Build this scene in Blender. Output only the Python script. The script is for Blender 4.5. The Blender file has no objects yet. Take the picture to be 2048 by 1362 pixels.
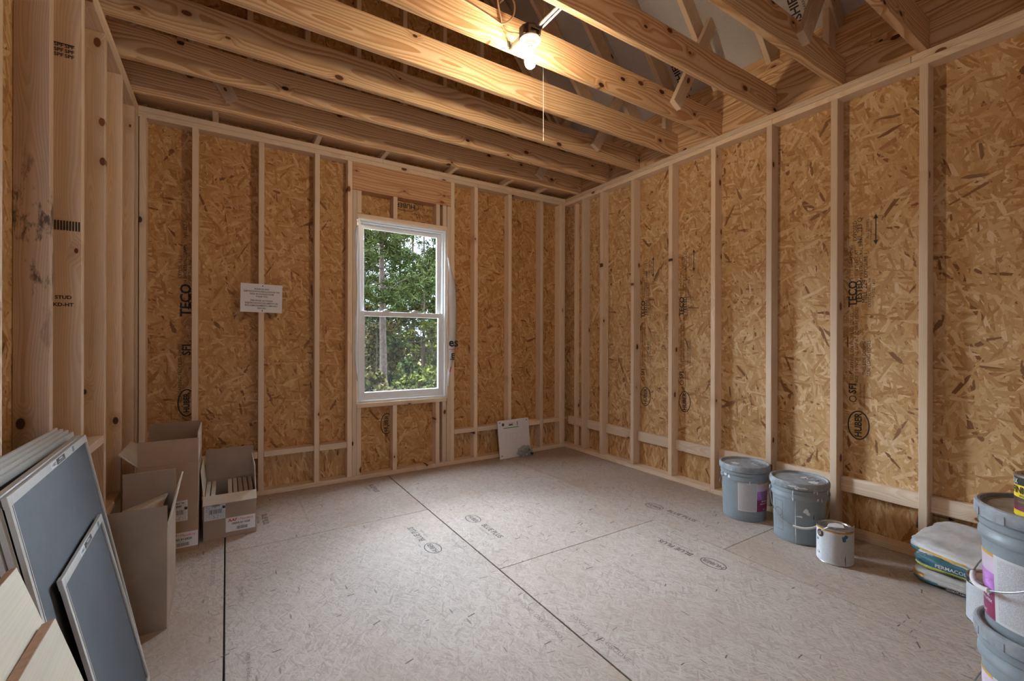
import bpy, bmesh, math, random
from mathutils import Vector, Matrix, noise
C = bpy.context.scene.collection
S = bpy.context.scene
PI = math.pi
random.seed(7)
# ------------------------------------------------------------------ camera
CAMH = 1.1934
cam = bpy.data.cameras.new('camera'); camo = bpy.data.objects.new('camera', cam); C.objects.link(camo)
cam.sensor_width = 36.0; cam.lens = 892.84 / 2048 * 36.0; cam.clip_start = 0.02; cam.clip_end = 300
camo.location = (0, 0, CAMH)
camo.rotation_mode = 'QUATERNION'
camo.rotation_quaternion = (Matrix.Rotation(-0.56824, 3, 'Z') @ Matrix.Rotation(PI/2, 3, 'X') @ Matrix.Rotation(0.0026, 3, 'Z')).to_quaternion()
S.camera = camo
# ------------------------------------------------------------------ world, exposure
S.view_settings.view_transform = 'Standard'; S.view_settings.look = 'None'
S.view_settings.exposure = 0.30; S.view_settings.gamma = 1.0; S.view_settings.use_curve_mapping = False
SKY = (0.78, 0.90, 1.08); SKY_STRENGTH = 12.0
BULB_COL = (1.0, 0.80, 0.56); BULB_STRENGTH = 430.0
w = bpy.data.worlds.new('sky'); S.world = w; w.use_nodes = True
bgn = w.node_tree.nodes['Background']; bgn.inputs[0].default_value = (*SKY, 1)
_n, _l = w.node_tree.nodes, w.node_tree.links            # overcast sky: three times brighter overhead than at the horizon
_tc = _n.new('ShaderNodeTexCoord'); _sp = _n.new('ShaderNodeSeparateXYZ'); _mr = _n.new('ShaderNodeMapRange')
_mr.inputs[1].default_value = 0.0; _mr.inputs[2].default_value = 1.0; _mr.inputs[3].default_value = SKY_STRENGTH / 3; _mr.inputs[4].default_value = SKY_STRENGTH
_l.new(_tc.outputs['Generated'], _sp.inputs[0]); _l.new(_sp.outputs[2], _mr.inputs[0]); _l.new(_mr.outputs[0], bgn.inputs[1])
SUN_STRENGTH = 138.0                              # low hazy sun behind the woods, spread wide by thin cloud
sl = bpy.data.lights.new('hazy_sun', 'SUN'); sl.energy = SUN_STRENGTH; sl.angle = math.radians(104); sl.color = (0.82, 0.93, 1.10)
so = bpy.data.objects.new('hazy_sun', sl); C.objects.link(so); so.location = (3, 40, 30)
so.rotation_mode = 'QUATERNION'; so.rotation_quaternion = Vector((0.02, -math.cos(math.radians(47)), -math.sin(math.radians(47)))).to_track_quat('-Z', 'Y')
S.cycles.max_bounces = 10; S.cycles.diffuse_bounces = 6; S.cycles.glossy_bounces = 4
S.cycles.transparent_max_bounces = 12; S.cycles.sample_clamp_indirect = 6.0
S.cycles.use_denoising = True
# ------------------------------------------------------------------ room numbers (metres; x right, y to the window wall)
XL, XR, YB, H = -0.51, 3.2045, 3.9117, 2.7827
T, D = 0.038, 0.089
YF = -1.6
RH = 0.184                        # joist height
# ------------------------------------------------------------------ node helpers
class NT:
    def __init__(s, name):
        s.m = bpy.data.materials.new(name); s.m.use_nodes = True; s.t = s.m.node_tree
        s.b = s.t.nodes['Principled BSDF']
    def n(s, typ, props=None, **ins):
        nd = s.t.nodes.new(typ)
        for k, v in (props or {}).items(): setattr(nd, k, v)
        for k, v in ins.items():
            k2 = int(k[1:]) if k[0] == 'i' and k[1:].isdigit() else k
            s.put(nd.inputs[k2], v)
        return nd
    def put(s, sock, v):
        if isinstance(v, bpy.types.NodeSocket): s.t.links.new(v, sock)
        else: sock.default_value = v
    def m_(s, op, a, b=0.0, c=0.0):
        nd = s.t.nodes.new('ShaderNodeMath'); nd.operation = op
        s.put(nd.inputs[0], a); s.put(nd.inputs[1], b); s.put(nd.inputs[2], c); return nd.outputs[0]
    def vm(s, op, a, b=(0, 0, 0)):
        nd = s.t.nodes.new('ShaderNodeVectorMath'); nd.operation = op
        s.put(nd.inputs[0], a); s.put(nd.inputs[1], b); return nd.outputs[0]
    def mix(s, f, a, b, blend='MIX'):
        nd = s.t.nodes.new('ShaderNodeMix'); nd.data_type = 'RGBA'; nd.blend_type = blend
        s.put(nd.inputs[0], f); s.put(nd.inputs[6], a); s.put(nd.inputs[7], b); return nd.outputs[2]
    def mixf(s, f, a, b):
        nd = s.t.nodes.new('ShaderNodeMix'); s.put(nd.inputs[0], f); s.put(nd.inputs[2], a); s.put(nd.inputs[3], b); return nd.outputs[0]
    def ramp(s, f, stops, interp='LINEAR'):
        nd = s.t.nodes.new('ShaderNodeValToRGB'); cr = nd.color_ramp; cr.interpolation = interp
        while len(cr.elements) < len(stops): cr.elements.new(0.5)
        for e, (p, c) in zip(cr.elements, stops): e.position = p; e.color = (*c, 1)
        s.put(nd.inputs[0], f); return nd.outputs[0]
    def step(s, x, a, b):
        nd = s.t.nodes.new('ShaderNodeMapRange'); nd.interpolation_type = 'SMOOTHSTEP'
        s.put(nd.inputs[0], x); nd.inputs[1].default_value = a; nd.inputs[2].default_value = b; return nd.outputs[0]
    def noise(s, v, scale, detail=2.0, rough=0.5, dims='3D', dist=0.0):
        nd = s.n('ShaderNodeTexNoise', {'noise_dimensions': dims}); s.put(nd.inputs['Vector'], v)
        nd.inputs['Scale'].default_value = scale; nd.inputs['Detail'].default_value = detail
        nd.inputs['Roughness'].default_value = rough; nd.inputs['Distortion'].default_value = dist; return nd.outputs['Fac']
    def objco(s, seed=37.0):
        tc = s.n('ShaderNodeTexCoord'); oi = s.n('ShaderNodeObjectInfo')
        r = s.m_('MULTIPLY', oi.outputs['Random'], seed)
        off = s.n('ShaderNodeCombineXYZ', None, i0=r, i1=0.0, i2=0.0).outputs[0]
        return tc.outputs['Object'], off, oi.outputs['Random']
    def xyz(s, v):
        nd = s.n('ShaderNodeSeparateXYZ', None, i0=v); return nd.outputs[0], nd.outputs[1], nd.outputs[2]
    def com(s, a, b, c): return s.n('ShaderNodeCombineXYZ', None, i0=a, i1=b, i2=c).outputs[0]
    def bump(s, h, strength=0.2, dist=0.002):
        nd = s.n('ShaderNodeBump', None); nd.inputs['Strength'].default_value = strength; nd.inputs['Distance'].default_value = dist
        s.put(nd.inputs['Height'], h); s.put(s.b.inputs['Normal'], nd.outputs[0])

def plain(name, col, rough=0.6, metal=0.0, var=0.06, scale=30.0, bump=0.0, emit=None, spec=0.5):
    q = NT(name); co, off, rnd = q.objco(); v = q.vm('ADD', co, off)
    nz = q.noise(v, scale, 4.0, 0.6)
    d = tuple(max(0, c * (1 - 2.2 * var)) for c in col); l = tuple(min(1, c * (1 + 2.2 * var)) for c in col)
    q.put(q.b.inputs['Base Color'], q.ramp(nz, [(0.3, d), (0.7, l)]))
    q.b.inputs['Roughness'].default_value = rough; q.b.inputs['Metallic'].default_value = metal
    q.b.inputs['Specular IOR Level'].default_value = spec
    if bump: q.bump(nz, bump, 0.003)
    if emit:
        q.b.inputs['Emission Color'].default_value = (*emit[0], 1); q.b.inputs['Emission Strength'].default_value = emit[1]
    return q.m

def wood(name, light, dark, ring=0.010, contrast=1.0, knot=1.0, knotcol=(0.05, 0.022, 0.012), tint=0.12, stain=0.0, wander=0.07):
    """lumber; local X runs along the grain"""
    q = NT(name); co, off, rnd = q.objco(91.0)
    v = q.vm('ADD', co, off); x, y, z = q.xyz(v)
    r2 = q.n('ShaderNodeTexWhiteNoise', {'noise_dimensions': '1D'}, W=rnd); wr, wg, wb = [q.n('ShaderNodeSeparateColor', None, i0=r2.outputs['Color']).outputs[i] for i in range(3)]
    # knots: sparse cells on the wide face
    kv = q.com(q.m_('MULTIPLY', x, 5.2), q.m_('ADD', q.m_('MULTIPLY', z, 9.0), q.m_('MULTIPLY', rnd, 17.0)), 0.0)
    kn = q.n('ShaderNodeTexVoronoi', {'voronoi_dimensions': '2D'}); q.put(kn.inputs['Vector'], kv); kn.inputs['Scale'].default_value = 1.0
    kd = kn.outputs['Distance']; kr, kg, kb = [q.n('ShaderNodeSeparateColor', None, i0=kn.outputs['Color']).outputs[i] for i in range(3)]
    has = q.m_('GREATER_THAN', kr, 1.0 - 0.27 * knot)
    rad = q.m_('MULTIPLY_ADD', kg, 0.10, 0.05)
    kn_mask = q.m_('MULTIPLY', has, q.m_('SUBTRACT', 1.0, q.step(q.m_('DIVIDE', kd, rad), 0.75, 1.05)))
    pull = q.m_('MULTIPLY', has, q.m_('SUBTRACT', 1.0, q.step(kd, 0.02, 0.42)))
    # growth rings round a wandering pith
    wv = q.com(q.m_('MULTIPLY', x, 0.9), q.m_('MULTIPLY', y, 3.0), q.m_('MULTIPLY', z, 3.0))
    n1 = q.m_('SUBTRACT', q.noise(wv, 1.0, 2.0), 0.5); n2 = q.m_('SUBTRACT', q.noise(q.vm('ADD', wv, (7.3, 1.1, 4.2)), 1.0, 2.0), 0.5)
    py = q.m_('MULTIPLY_ADD', n1, wander * 2, q.m_('MULTIPLY_ADD', wr, 0.05, 0.025))
    pz = q.m_('MULTIPLY_ADD', n2, wander * 1.5, q.m_('MULTIPLY_ADD', wg, 0.12, -0.06))
    dy = q.m_('ADD', y, py); dz = q.m_('ADD', z, pz)
    rr = q.m_('SQRT', q.m_('ADD', q.m_('MULTIPLY', dy, dy), q.m_('MULTIPLY', dz, dz)))
    fine = q.noise(q.com(q.m_('MULTIPLY', x, 6.0), q.m_('MULTIPLY', y, 60.0), q.m_('MULTIPLY', z, 60.0)), 1.0, 3.0)
    rr = q.m_('ADD', rr, q.m_('MULTIPLY_ADD', pull, 0.02, q.m_('MULTIPLY', fine, 0.0012)))
    wv2 = q.n('ShaderNodeTexNoise', {'noise_dimensions': '1D'}); q.put(wv2.inputs['W'], q.m_('MULTIPLY', rr, 38.0)); wv2.inputs['Scale'].default_value = 1.0
    rr = q.m_('MULTIPLY_ADD', wv2.outputs['Fac'], ring * 1.6, rr)
    fr = q.m_('FRACT', q.m_('DIVIDE', rr, ring))
    late = q.m_('MULTIPLY', q.step(fr, 0.15, 0.85), q.m_('SUBTRACT', 1.0, q.step(fr, 0.90, 1.0)))
    streak = q.noise(q.com(q.m_('MULTIPLY', x, 1.2), q.m_('MULTIPLY', y, 25.0), q.m_('MULTIPLY', z, 25.0)), 1.0, 4.0, 0.6)
    f = q.m_('MULTIPLY', late, q.m_('MULTIPLY_ADD', streak, 0.7 * contrast, 0.25 * contrast))
    colr = q.mix(f, (*light, 1), (*dark, 1))
    tone = q.m_('MULTIPLY_ADD', wb, 2 * tint, 1 - tint)
    tone2 = q.m_('MULTIPLY', tone, q.m_('MULTIPLY_ADD', streak, 0.25, 0.88))
    colr = q.mix(1.0, colr, q.com(tone2, tone2, tone2), 'MULTIPLY')
    halo = q.m_('MULTIPLY', pull, 0.45)
    colr = q.mix(halo, colr, (dark[0] * 0.75, dark[1] * 0.62, dark[2] * 0.5, 1))
    colr = q.mix(kn_mask, colr, q.mix(kb, (*knotcol, 1), (knotcol[0] * 3.4, knotcol[1] * 2.8, knotcol[2] * 2.2, 1)))
    if stain:
        st = q.noise(q.com(q.m_('MULTIPLY', x, 5.0), q.m_('MULTIPLY', y, 14.0), q.m_('MULTIPLY', z, 14.0)), 1.0, 6.0, 0.7)
        big = q.step(q.noise(q.com(q.m_('MULTIPLY', x, 1.6), y, z), 1.0, 1.0), 0.46, 0.6)
        colr = q.mix(q.m_('MULTIPLY', q.m_('MULTIPLY', q.step(st, 0.52, 0.62), big), stain), colr, (0.055, 0.035, 0.028, 1))
    q.put(q.b.inputs['Base Color'], colr); q.b.inputs['Roughness'].default_value = 0.62
    q.b.inputs['Specular IOR Level'].default_value = 0.3
    q.bump(q.m_('MULTIPLY_ADD', late, 0.4, fine), 0.18, 0.001)
    return q.m

def osb(name, stops, ln=0.11, wd=0.019, grain=0.32, along=0.0, rough=0.6, flecks=0.0, bump=0.35, spread=1.0, dirt=None, dark=0.03):
    """strand board; local XY is the sheet"""
    q = NT(name); co, off, rnd = q.objco(53.0); v = q.vm('ADD', co, off)
    x, y, z = q.xyz(v)
    wob = q.m_('MULTIPLY', q.m_('SUBTRACT', q.noise(v, 6.0, 1.0), 0.5), 0.010)
    x = q.m_('ADD', x, wob)
    val = pri = gr = drk = None
    angs = [a * spread + along for a in (0.1, -0.55, 0.75, 1.45, -1.15, 0.38, -0.2, 2.0)]
    for i, a in enumerate(angs[:6]):
        ca, sa = math.cos(a), math.sin(a)
        s1 = 0.75 + 0.5 * ((i * 37) % 10) / 10
        u = q.m_('MULTIPLY_ADD', x, ca, q.m_('MULTIPLY', y, sa)); t = q.m_('MULTIPLY_ADD', x, -sa, q.m_('MULTIPLY', y, ca))
        uv = q.com(q.m_('DIVIDE', u, ln * s1), q.m_('DIVIDE', t, wd * s1), 0.0)
        uv = q.vm('ADD', uv, (i * 13.7, i * 5.1, 0))
        vo = q.n('ShaderNodeTexVoronoi', {'voronoi_dimensions': '2D'}); q.put(vo.inputs['Vector'], uv); vo.inputs['Scale'].default_value = 1.0
        sc = q.n('ShaderNodeSeparateColor', None, i0=vo.outputs['Color'])
        g = q.noise(q.com(q.m_('MULTIPLY', u, 22.0), q.m_('MULTIPLY', t, 420.0), 0.0), 1.0, 2.0, 0.5, '2D')
        p = q.m_('SUBTRACT', sc.outputs[0], q.m_('MULTIPLY', vo.outputs['Distance'], 0.25))
        if val is None: val, pri, gr, drk = sc.outputs[1], p, g, sc.outputs[2]
        else:
            k = q.m_('GREATER_THAN', p, pri)
            val = q.mixf(k, val, sc.outputs[1]); gr = q.mixf(k, gr, g); drk = q.mixf(k, drk, sc.outputs[2]); pri = q.m_('MAXIMUM', pri, p)
    t2 = q.m_('ADD', val, q.m_('MULTIPLY', q.m_('SUBTRACT', gr, 0.5), grain * 2))
    big = q.noise(v, 2.2, 2.0)
    t2 = q.m_('ADD', t2, q.m_('MULTIPLY', q.m_('SUBTRACT', big, 0.5), 0.35))
    colr = q.ramp(t2, stops)
    if dark: colr = q.mix(q.m_('MULTIPLY', q.m_('GREATER_THAN', drk, 1.0 - dark), 0.85), colr, q.mix(gr, (0.10, 0.030, 0.010, 1), (0.24, 0.10, 0.035, 1)))
    if flecks:
        fv = q.com(q.m_('MULTIPLY', x, 9.0), q.m_('MULTIPLY', y, 55.0), 0.0)
        fl = q.n('ShaderNodeTexVoronoi', {'voronoi_dimensions': '2D'}); q.put(fl.inputs['Vector'], fv); fl.inputs['Scale'].default_value = 1.0
        fs = q.n('ShaderNodeSeparateColor', None, i0=fl.outputs['Color'])
        fm = q.m_('MULTIPLY', q.m_('GREATER_THAN', fs.outputs[0], 0.95), q.m_('LESS_THAN', fl.outputs['Distance'], q.m_('MULTIPLY', fs.outputs[1], 0.22)))
        colr = q.mix(q.m_('MULTIPLY', fm, flecks), colr, (0.06, 0.045, 0.04, 1))
    if dirt:
        dm = q.step(q.noise(v, 1.1, 5.0, 0.62), 0.42, 0.72)
        colr = q.mix(q.m_('MULTIPLY', dm, dirt[1]), colr, (*dirt[0], 1))
    q.put(q.b.inputs['Base Color'], colr)
    q.b.inputs['Roughness'].default_value = rough; q.b.inputs['Specular IOR Level'].default_value = 0.35
    q.bump(q.m_('MULTIPLY_ADD', gr, 0.6, q.m_('MULTIPLY', val, 0.5)), bump, 0.0008)
    return q.m

# ------------------------------------------------------------------ materials
M = {}
M['spf'] = wood('whitewood', (0.76, 0.61, 0.455), (0.61, 0.42, 0.255), 0.0065, 0.85, 0.5, (0.07, 0.03, 0.015))
M['spf_stain'] = wood('stained_whitewood', (0.64, 0.49, 0.36), (0.47, 0.31, 0.20), 0.006, 0.8, 0.5, (0.06, 0.03, 0.02), stain=0.85)
M['syp'] = wood('yellow_pine', (0.74, 0.52, 0.31), (0.47, 0.235, 0.09), 0.016, 1.35, 0.7, (0.045, 0.016, 0.008), tint=0.10, wander=0.10)
M['lvl'] = wood('finger_jointed_pine', (0.66, 0.42, 0.23), (0.42, 0.17, 0.07), 0.022, 1.2, 0.9, (0.10, 0.03, 0.012))
OS = [(0.0, (0.36, 0.175, 0.06)), (0.12, (0.45, 0.25, 0.10)), (0.45, (0.52, 0.315, 0.135)), (0.8, (0.60, 0.395, 0.195)), (1.0, (0.70, 0.51, 0.31))]
M['osb'] = osb('strand_board', OS)
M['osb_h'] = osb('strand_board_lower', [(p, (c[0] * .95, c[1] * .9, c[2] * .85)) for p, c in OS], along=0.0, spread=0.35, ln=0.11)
M['osb_shaded'] = osb('strand_board_shaded', [(p, (c[0] * .88, c[1] * .77, c[2] * .62)) for p, c in OS], ln=0.10, wd=0.018)  # same board as the other walls; this wall's dimmer light put into the colour
FS = [(0.0, (0.36, 0.29, 0.24)), (0.3, (0.445, 0.375, 0.32)), (0.7, (0.485, 0.415, 0.36)), (1.0, (0.54, 0.47, 0.415))]
M['floor'] = osb('subfloor_board', FS, ln=0.05, wd=0.006, grain=0.5, flecks=0.55, rough=0.72, bump=0.18, spread=0.8, dark=0.0, dirt=((0.37, 0.26, 0.19), 0.55))
M['teal'] = plain('sealed_panel_edge', (0.035, 0.075, 0.08), 0.7)
M['ink'] = plain('black_stencil_ink', (0.035, 0.03, 0.026), 0.8, var=0.2, scale=200)
M['ink_grey'] = plain('grey_stencil_ink', (0.13, 0.11, 0.10), 0.8, var=0.25, scale=150)
M['ink_faint'] = plain('faint_stencil_ink', (0.25, 0.205, 0.175), 0.8, var=0.2, scale=150)
M['ink_brown'] = plain('faded_brown_ink', (0.10, 0.055, 0.025), 0.8, var=0.25, scale=150)
M['vinyl'] = plain('white_vinyl', (0.80, 0.82, 0.83), 0.28, var=0.01)
M['vinyl_grey'] = plain('grey_vinyl', (0.55, 0.58, 0.60), 0.35, var=0.01)
M['wrap'] = plain('white_house_wrap', (0.66, 0.66, 0.68), 0.55, var=0.03, scale=12, bump=0.3)
M['paper'] = plain('white_paper', (0.72, 0.72, 0.74), 0.7, var=0.01)
M['grey_plastic'] = plain('grey_pail_plastic', (0.235, 0.275, 0.30), 0.45, var=0.05, scale=9, bump=0.05)
M['grey_lid'] = plain('scuffed_grey_lid', (0.275, 0.305, 0.325), 0.5, var=0.12, scale=25, bump=0.08)
M['dusty_lid'] = plain('dusty_lid', (0.34, 0.29, 0.24), 0.6, var=0.15, scale=14)
M['white_plastic'] = plain('white_plastic', (0.70, 0.70, 0.69), 0.4, var=0.03)
M['white_paint'] = plain('dried_white_paint', (0.72, 0.74, 0.76), 0.5, var=0.05)
M['wire'] = plain('steel_wire', (0.42, 0.43, 0.44), 0.35, 0.9, var=0.1)
M['tin'] = plain('tinned_steel', (0.55, 0.56, 0.57), 0.25, 0.95, var=0.08)
M['magenta'] = plain('magenta_print', (0.24, 0.02, 0.085), 0.4, var=0.1)
M['purple'] = plain('purple_print', (0.40, 0.16, 0.46), 0.4, var=0.25, scale=20)
M['lilac'] = plain('lilac_print', (0.62, 0.52, 0.62), 0.4, var=0.06, scale=10)
M['gold'] = plain('gold_print', (0.62, 0.36, 0.06), 0.4, var=0.08)
M['yellow'] = plain('yellow_print', (0.86, 0.66, 0.02), 0.35, var=0.03)
M['red'] = plain('red_print', (0.52, 0.02, 0.02), 0.5, var=0.03)
M['green'] = plain('green_print', (0.10, 0.35, 0.06), 0.5, var=0.05)
M['lime'] = plain('lime_print', (0.55, 0.60, 0.10), 0.4, var=0.15, scale=25)
M['teal_print'] = plain('teal_print', (0.05, 0.17, 0.22), 0.4, var=0.12, scale=14)
M['blue'] = plain('blue_paint', (0.05, 0.16, 0.30), 0.45, var=0.1)
M['brown_print'] = plain('brown_print', (0.09, 0.045, 0.035), 0.4, var=0.1)
M['card'] = plain('corrugated_cardboard', (0.36, 0.245, 0.165), 0.8, var=0.05, scale=6, bump=0.03)
M['card_grey'] = plain('grey_brown_cardboard', (0.35, 0.26, 0.195), 0.8, var=0.05, scale=6, bump=0.03)
M['card_in_lit'] = plain('cardboard_inside_lit', (0.60, 0.53, 0.45), 0.8, var=0.04, scale=8)  # paler than the outside: window light on the flaps put into the colour
M['maple'] = wood('pale_maple_veneer', (0.60, 0.54, 0.42), (0.53, 0.46, 0.33), 0.012, 0.5, 0.0, tint=0.05)
M['maple_edge'] = plain('raw_board_edge', (0.42, 0.25, 0.15), 0.6, var=0.08, scale=60)
M['alu'] = plain('almond_screen_frame', (0.50, 0.50, 0.47), 0.38, 0.0, var=0.02)
M['bronze'] = plain('dark_junction_box', (0.045, 0.030, 0.022), 0.4, 0.3, var=0.15)
M['porcelain'] = plain('white_lamp_holder', (0.80, 0.78, 0.74), 0.3, var=0.01)
M['galv'] = plain('galvanised_steel', (0.58, 0.58, 0.57), 0.3, 0.9, var=0.15)
M['cable'] = plain('cream_cable_sheath', (0.62, 0.47, 0.30), 0.5, var=0.03)
M['bulb'] = plain('lit_bulb', (1, 1, 1), 0.3, emit=(BULB_COL, BULB_STRENGTH))
M['film'] = plain('white_bag_film', (0.52, 0.51, 0.50), 0.35, var=0.10, scale=14, bump=0.25)
M['bark'] = plain('pine_bark', (0.075, 0.058, 0.05), 1.0, spec=0.0, var=0.25, scale=14, bump=0.8)
M['twig'] = plain('bare_twig', (0.15, 0.12, 0.1), 0.9, var=0.1)
M['ground'] = plain('leaf_litter', (0.05, 0.04, 0.018), 1.0, spec=0.0, var=0.25, scale=4)
M['light_seal'] = plain('light_seal_deck', (0.30, 0.2, 0.12), 0.8, var=0.1)  # for the unseen outer slabs added against sky leaks

def leafmat(name, a, b):
    q = NT(name); co, off, rnd = q.objco()
    nz = q.noise(co, 1.3, 3.0)
    q.put(q.b.inputs['Base Color'], q.ramp(nz, [(0.35, a), (0.65, b)])); q.b.inputs['Roughness'].default_value = 1.0; q.b.inputs['Specular IOR Level'].default_value = 0.0
    return q.m
M['needle'] = leafmat('pine_needles', (0.018, 0.026, 0.009), (0.042, 0.053, 0.018))
M['leaf'] = leafmat('young_leaves', (0.034, 0.042, 0.009), (0.070, 0.073, 0.018))
M['brush'] = leafmat('undergrowth_leaves', (0.030, 0.028, 0.010), (0.058, 0.046, 0.018))

def glass():
    q = NT('window_glass'); q.t.nodes.remove(q.b); o = q.t.nodes['Material Output']
    tr = q.n('ShaderNodeBsdfTransparent'); gl = q.n('ShaderNodeBsdfGlossy'); gl.inputs['Roughness'].default_value = 0.02
    tr.inputs[0].default_value = (0.95, 0.97, 0.96, 1)
    fr = q.n('ShaderNodeFresnel'); fr.inputs[0].default_value = 1.45
    mx = q.n('ShaderNodeMixShader', None, i0=q.m_('MULTIPLY', fr.outputs[0], 0.8), i1=tr.outputs[0], i2=gl.outputs[0])
    q.t.links.new(mx.outputs[0], o.inputs[0]); return q.m
M['glass'] = glass()

def bagfilm():
    q = NT('clear_bag_film'); o = q.t.nodes['Material Output']
    tr = q.n('ShaderNodeBsdfTransparent'); q.b.inputs['Base Color'].default_value = (0.45, 0.50, 0.53, 1); q.b.inputs['Roughness'].default_value = 0.2
    mx = q.n('ShaderNodeMixShader', None, i0=0.55, i1=tr.outputs[0], i2=q.b.outputs[0])
    q.t.links.new(mx.outputs[0], o.inputs[0]); return q.m
M['clear'] = bagfilm()
def netting():
    q = NT('window_insect_netting'); o = q.t.nodes['Material Output']; tr = q.n('ShaderNodeBsdfTransparent')
    q.b.inputs['Base Color'].default_value = (0.035, 0.036, 0.038, 1); q.b.inputs['Roughness'].default_value = 0.9
    mx = q.n('ShaderNodeMixShader', None, i0=0.24, i1=tr.outputs[0], i2=q.b.outputs[0]); q.t.links.new(mx.outputs[0], o.inputs[0]); return q.m
M['netting'] = netting()

def foil():
    q = NT('perforated_foil'); co, off, rnd = q.objco(); v = q.vm('ADD', co, off)
    vo = q.n('ShaderNodeTexVoronoi', {'voronoi_dimensions': '2D'}); q.put(vo.inputs['Vector'], v); vo.inputs['Scale'].default_value = 170.0; vo.inputs['Randomness'].default_value = 0.25
    nz = q.noise(v, 7.0, 4.0, 0.6)
    q.put(q.b.inputs['Base Color'], q.ramp(vo.outputs['Distance'], [(0.12, (0.30, 0.30, 0.31)), (0.34, (0.90, 0.91, 0.93))])); q.b.inputs['Metallic'].default_value = 1.0
    q.put(q.b.inputs['Roughness'], q.m_('MULTIPLY_ADD', nz, 0.25, 0.28))
    q.bump(q.m_('MULTIPLY_ADD', nz, 2.5, vo.outputs['Distance']), 0.6, 0.006)
    return q.m
M['foil'] = foil()

def screenmesh():
    q = NT('insect_screen'); co, off, rnd = q.objco()
    nz = q.noise(co, 5.0, 5.0, 0.65); x, y, z = q.xyz(co)
    fine = q.noise(q.com(q.m_('MULTIPLY', x, 700.0), q.m_('MULTIPLY', y, 500.0), 0.0), 1.0, 1.0)
    t = q.m_('MULTIPLY_ADD', fine, 0.35, q.m_('MULTIPLY', nz, 0.65))
    q.put(q.b.inputs['Base Color'], q.ramp(t, [(0.3, (0.028, 0.034, 0.042)), (0.7, (0.062, 0.070, 0.082))]))
    q.b.inputs['Roughness'].default_value = 0.6; return q.m
M['mesh'] = screenmesh()

def fineprint(name, base, ink, sx, sy, dens=0.5):
    """printed label too small to read: rows of broken grey lines"""
    q = NT(name); tc = q.n('ShaderNodeTexCoord'); u, v, _ = q.xyz(tc.outputs['UV'])
    row = q.m_('MULTIPLY', v, sy); fr = q.m_('FRACT', row); fl = q.m_('FLOOR', row)
    line = q.m_('MULTIPLY', q.m_('GREATER_THAN', fr, 0.3), q.m_('LESS_THAN', fr, 0.75))
    nz = q.noise(q.com(q.m_('MULTIPLY', u, sx), q.m_('MULTIPLY', fl, 3.7), 0.0), 1.0, 3.0, 0.7, '2D')
    k = q.m_('MULTIPLY', line, q.m_('GREATER_THAN', nz, 1 - dens))
    edge = q.m_('MULTIPLY', q.m_('MULTIPLY', q.m_('GREATER_THAN', u, 0.05), q.m_('LESS_THAN', u, 0.95)), q.m_('MULTIPLY', q.m_('GREATER_THAN', v, 0.04), q.m_('LESS_THAN', v, 0.96)))
    q.put(q.b.inputs['Base Color'], q.mix(q.m_('MULTIPLY', k, edge), (*base, 1), (*ink, 1)))
    q.b.inputs['Roughness'].default_value = 0.45; return q.m
M['fine'] = fineprint('fine_print_label', (0.60, 0.60, 0.61), (0.30, 0.30, 0.32), 130, 62, 0.52)
M['fine2'] = fineprint('can_label', (0.62, 0.65, 0.67), (0.36, 0.38, 0.40), 110, 40, 0.48)
M['sticker'] = fineprint('shipping_label', (0.62, 0.62, 0.62), (0.16, 0.16, 0.17), 34, 14, 0.5)
def barcode():
    q = NT('barcode_print'); tc = q.n('ShaderNodeTexCoord'); u, v, _ = q.xyz(tc.outputs['UV'])
    nz = q.noise(q.com(q.m_('MULTIPLY', u, 26.0), 0.0, 0.0), 1.0, 0.0, 0.5, '2D')
    q.put(q.b.inputs['Base Color'], q.mix(q.m_('GREATER_THAN', nz, 0.5), (0.6, 0.6, 0.6, 1), (0.03, 0.03, 0.03, 1))); return q.m
M['barcode'] = barcode()

# ------------------------------------------------------------------ object helpers
def link(name, me, mat=None, parent=None):
    o = bpy.data.objects.new(name, me); C.objects.link(o)
    if mat is not None and not me.materials: me.materials.append(mat)
    if parent is not None: o.parent = parent
    return o
def tag(o, label=None, cat=None, group=None, kind=None):
    if label: o['label'] = label
    if cat: o['category'] = cat
    if group: o['group'] = group
    if kind: o['kind'] = kind
    return o
def empty(name, loc=(0, 0, 0)):
    o = bpy.data.objects.new(name, None); C.objects.link(o); o.location = loc; o.empty_display_size = 0.1; return o
def root(name, label, cat, loc=(0, 0, 0), group=None):
    return tag(empty(name, loc), label, cat, group)
def struct(name, loc=(0, 0, 0)): return tag(empty(name, loc), kind='structure')
CACHE = {}
def boxmesh(dx, dy, dz, mat, bev=0.002):
    key = (round(dx, 4), round(dy, 4), round(dz, 4), mat.name, bev)
    if key in CACHE: return CACHE[key]
    bm = bmesh.new(); bmesh.ops.create_cube(bm, size=1.0); bmesh.ops.scale(bm, vec=(dx, dy, dz), verts=bm.verts)
    if bev: bmesh.ops.bevel(bm, geom=list(bm.edges), offset=min(bev, dx / 3, dy / 3, dz / 3), segments=1, affect='EDGES')
    uvb(bm)
    me = bpy.data.meshes.new('block'); bm.to_mesh(me); bm.free(); me.materials.append(mat); CACHE[key] = me; return me
def uvb(bm):
    uv = bm.loops.layers.uv.new('UVMap')
    for f in bm.faces:
        for l in f.loops: l[uv].uv = (0.5, 0.5)
ROT = {'x': Matrix.Identity(3), 'y': Matrix(((0, -1, 0), (1, 0, 0), (0, 0, 1))), 'z': Matrix(((0, 0, 1), (0, 1, 0), (-1, 0, 0))).transposed()}
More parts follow.
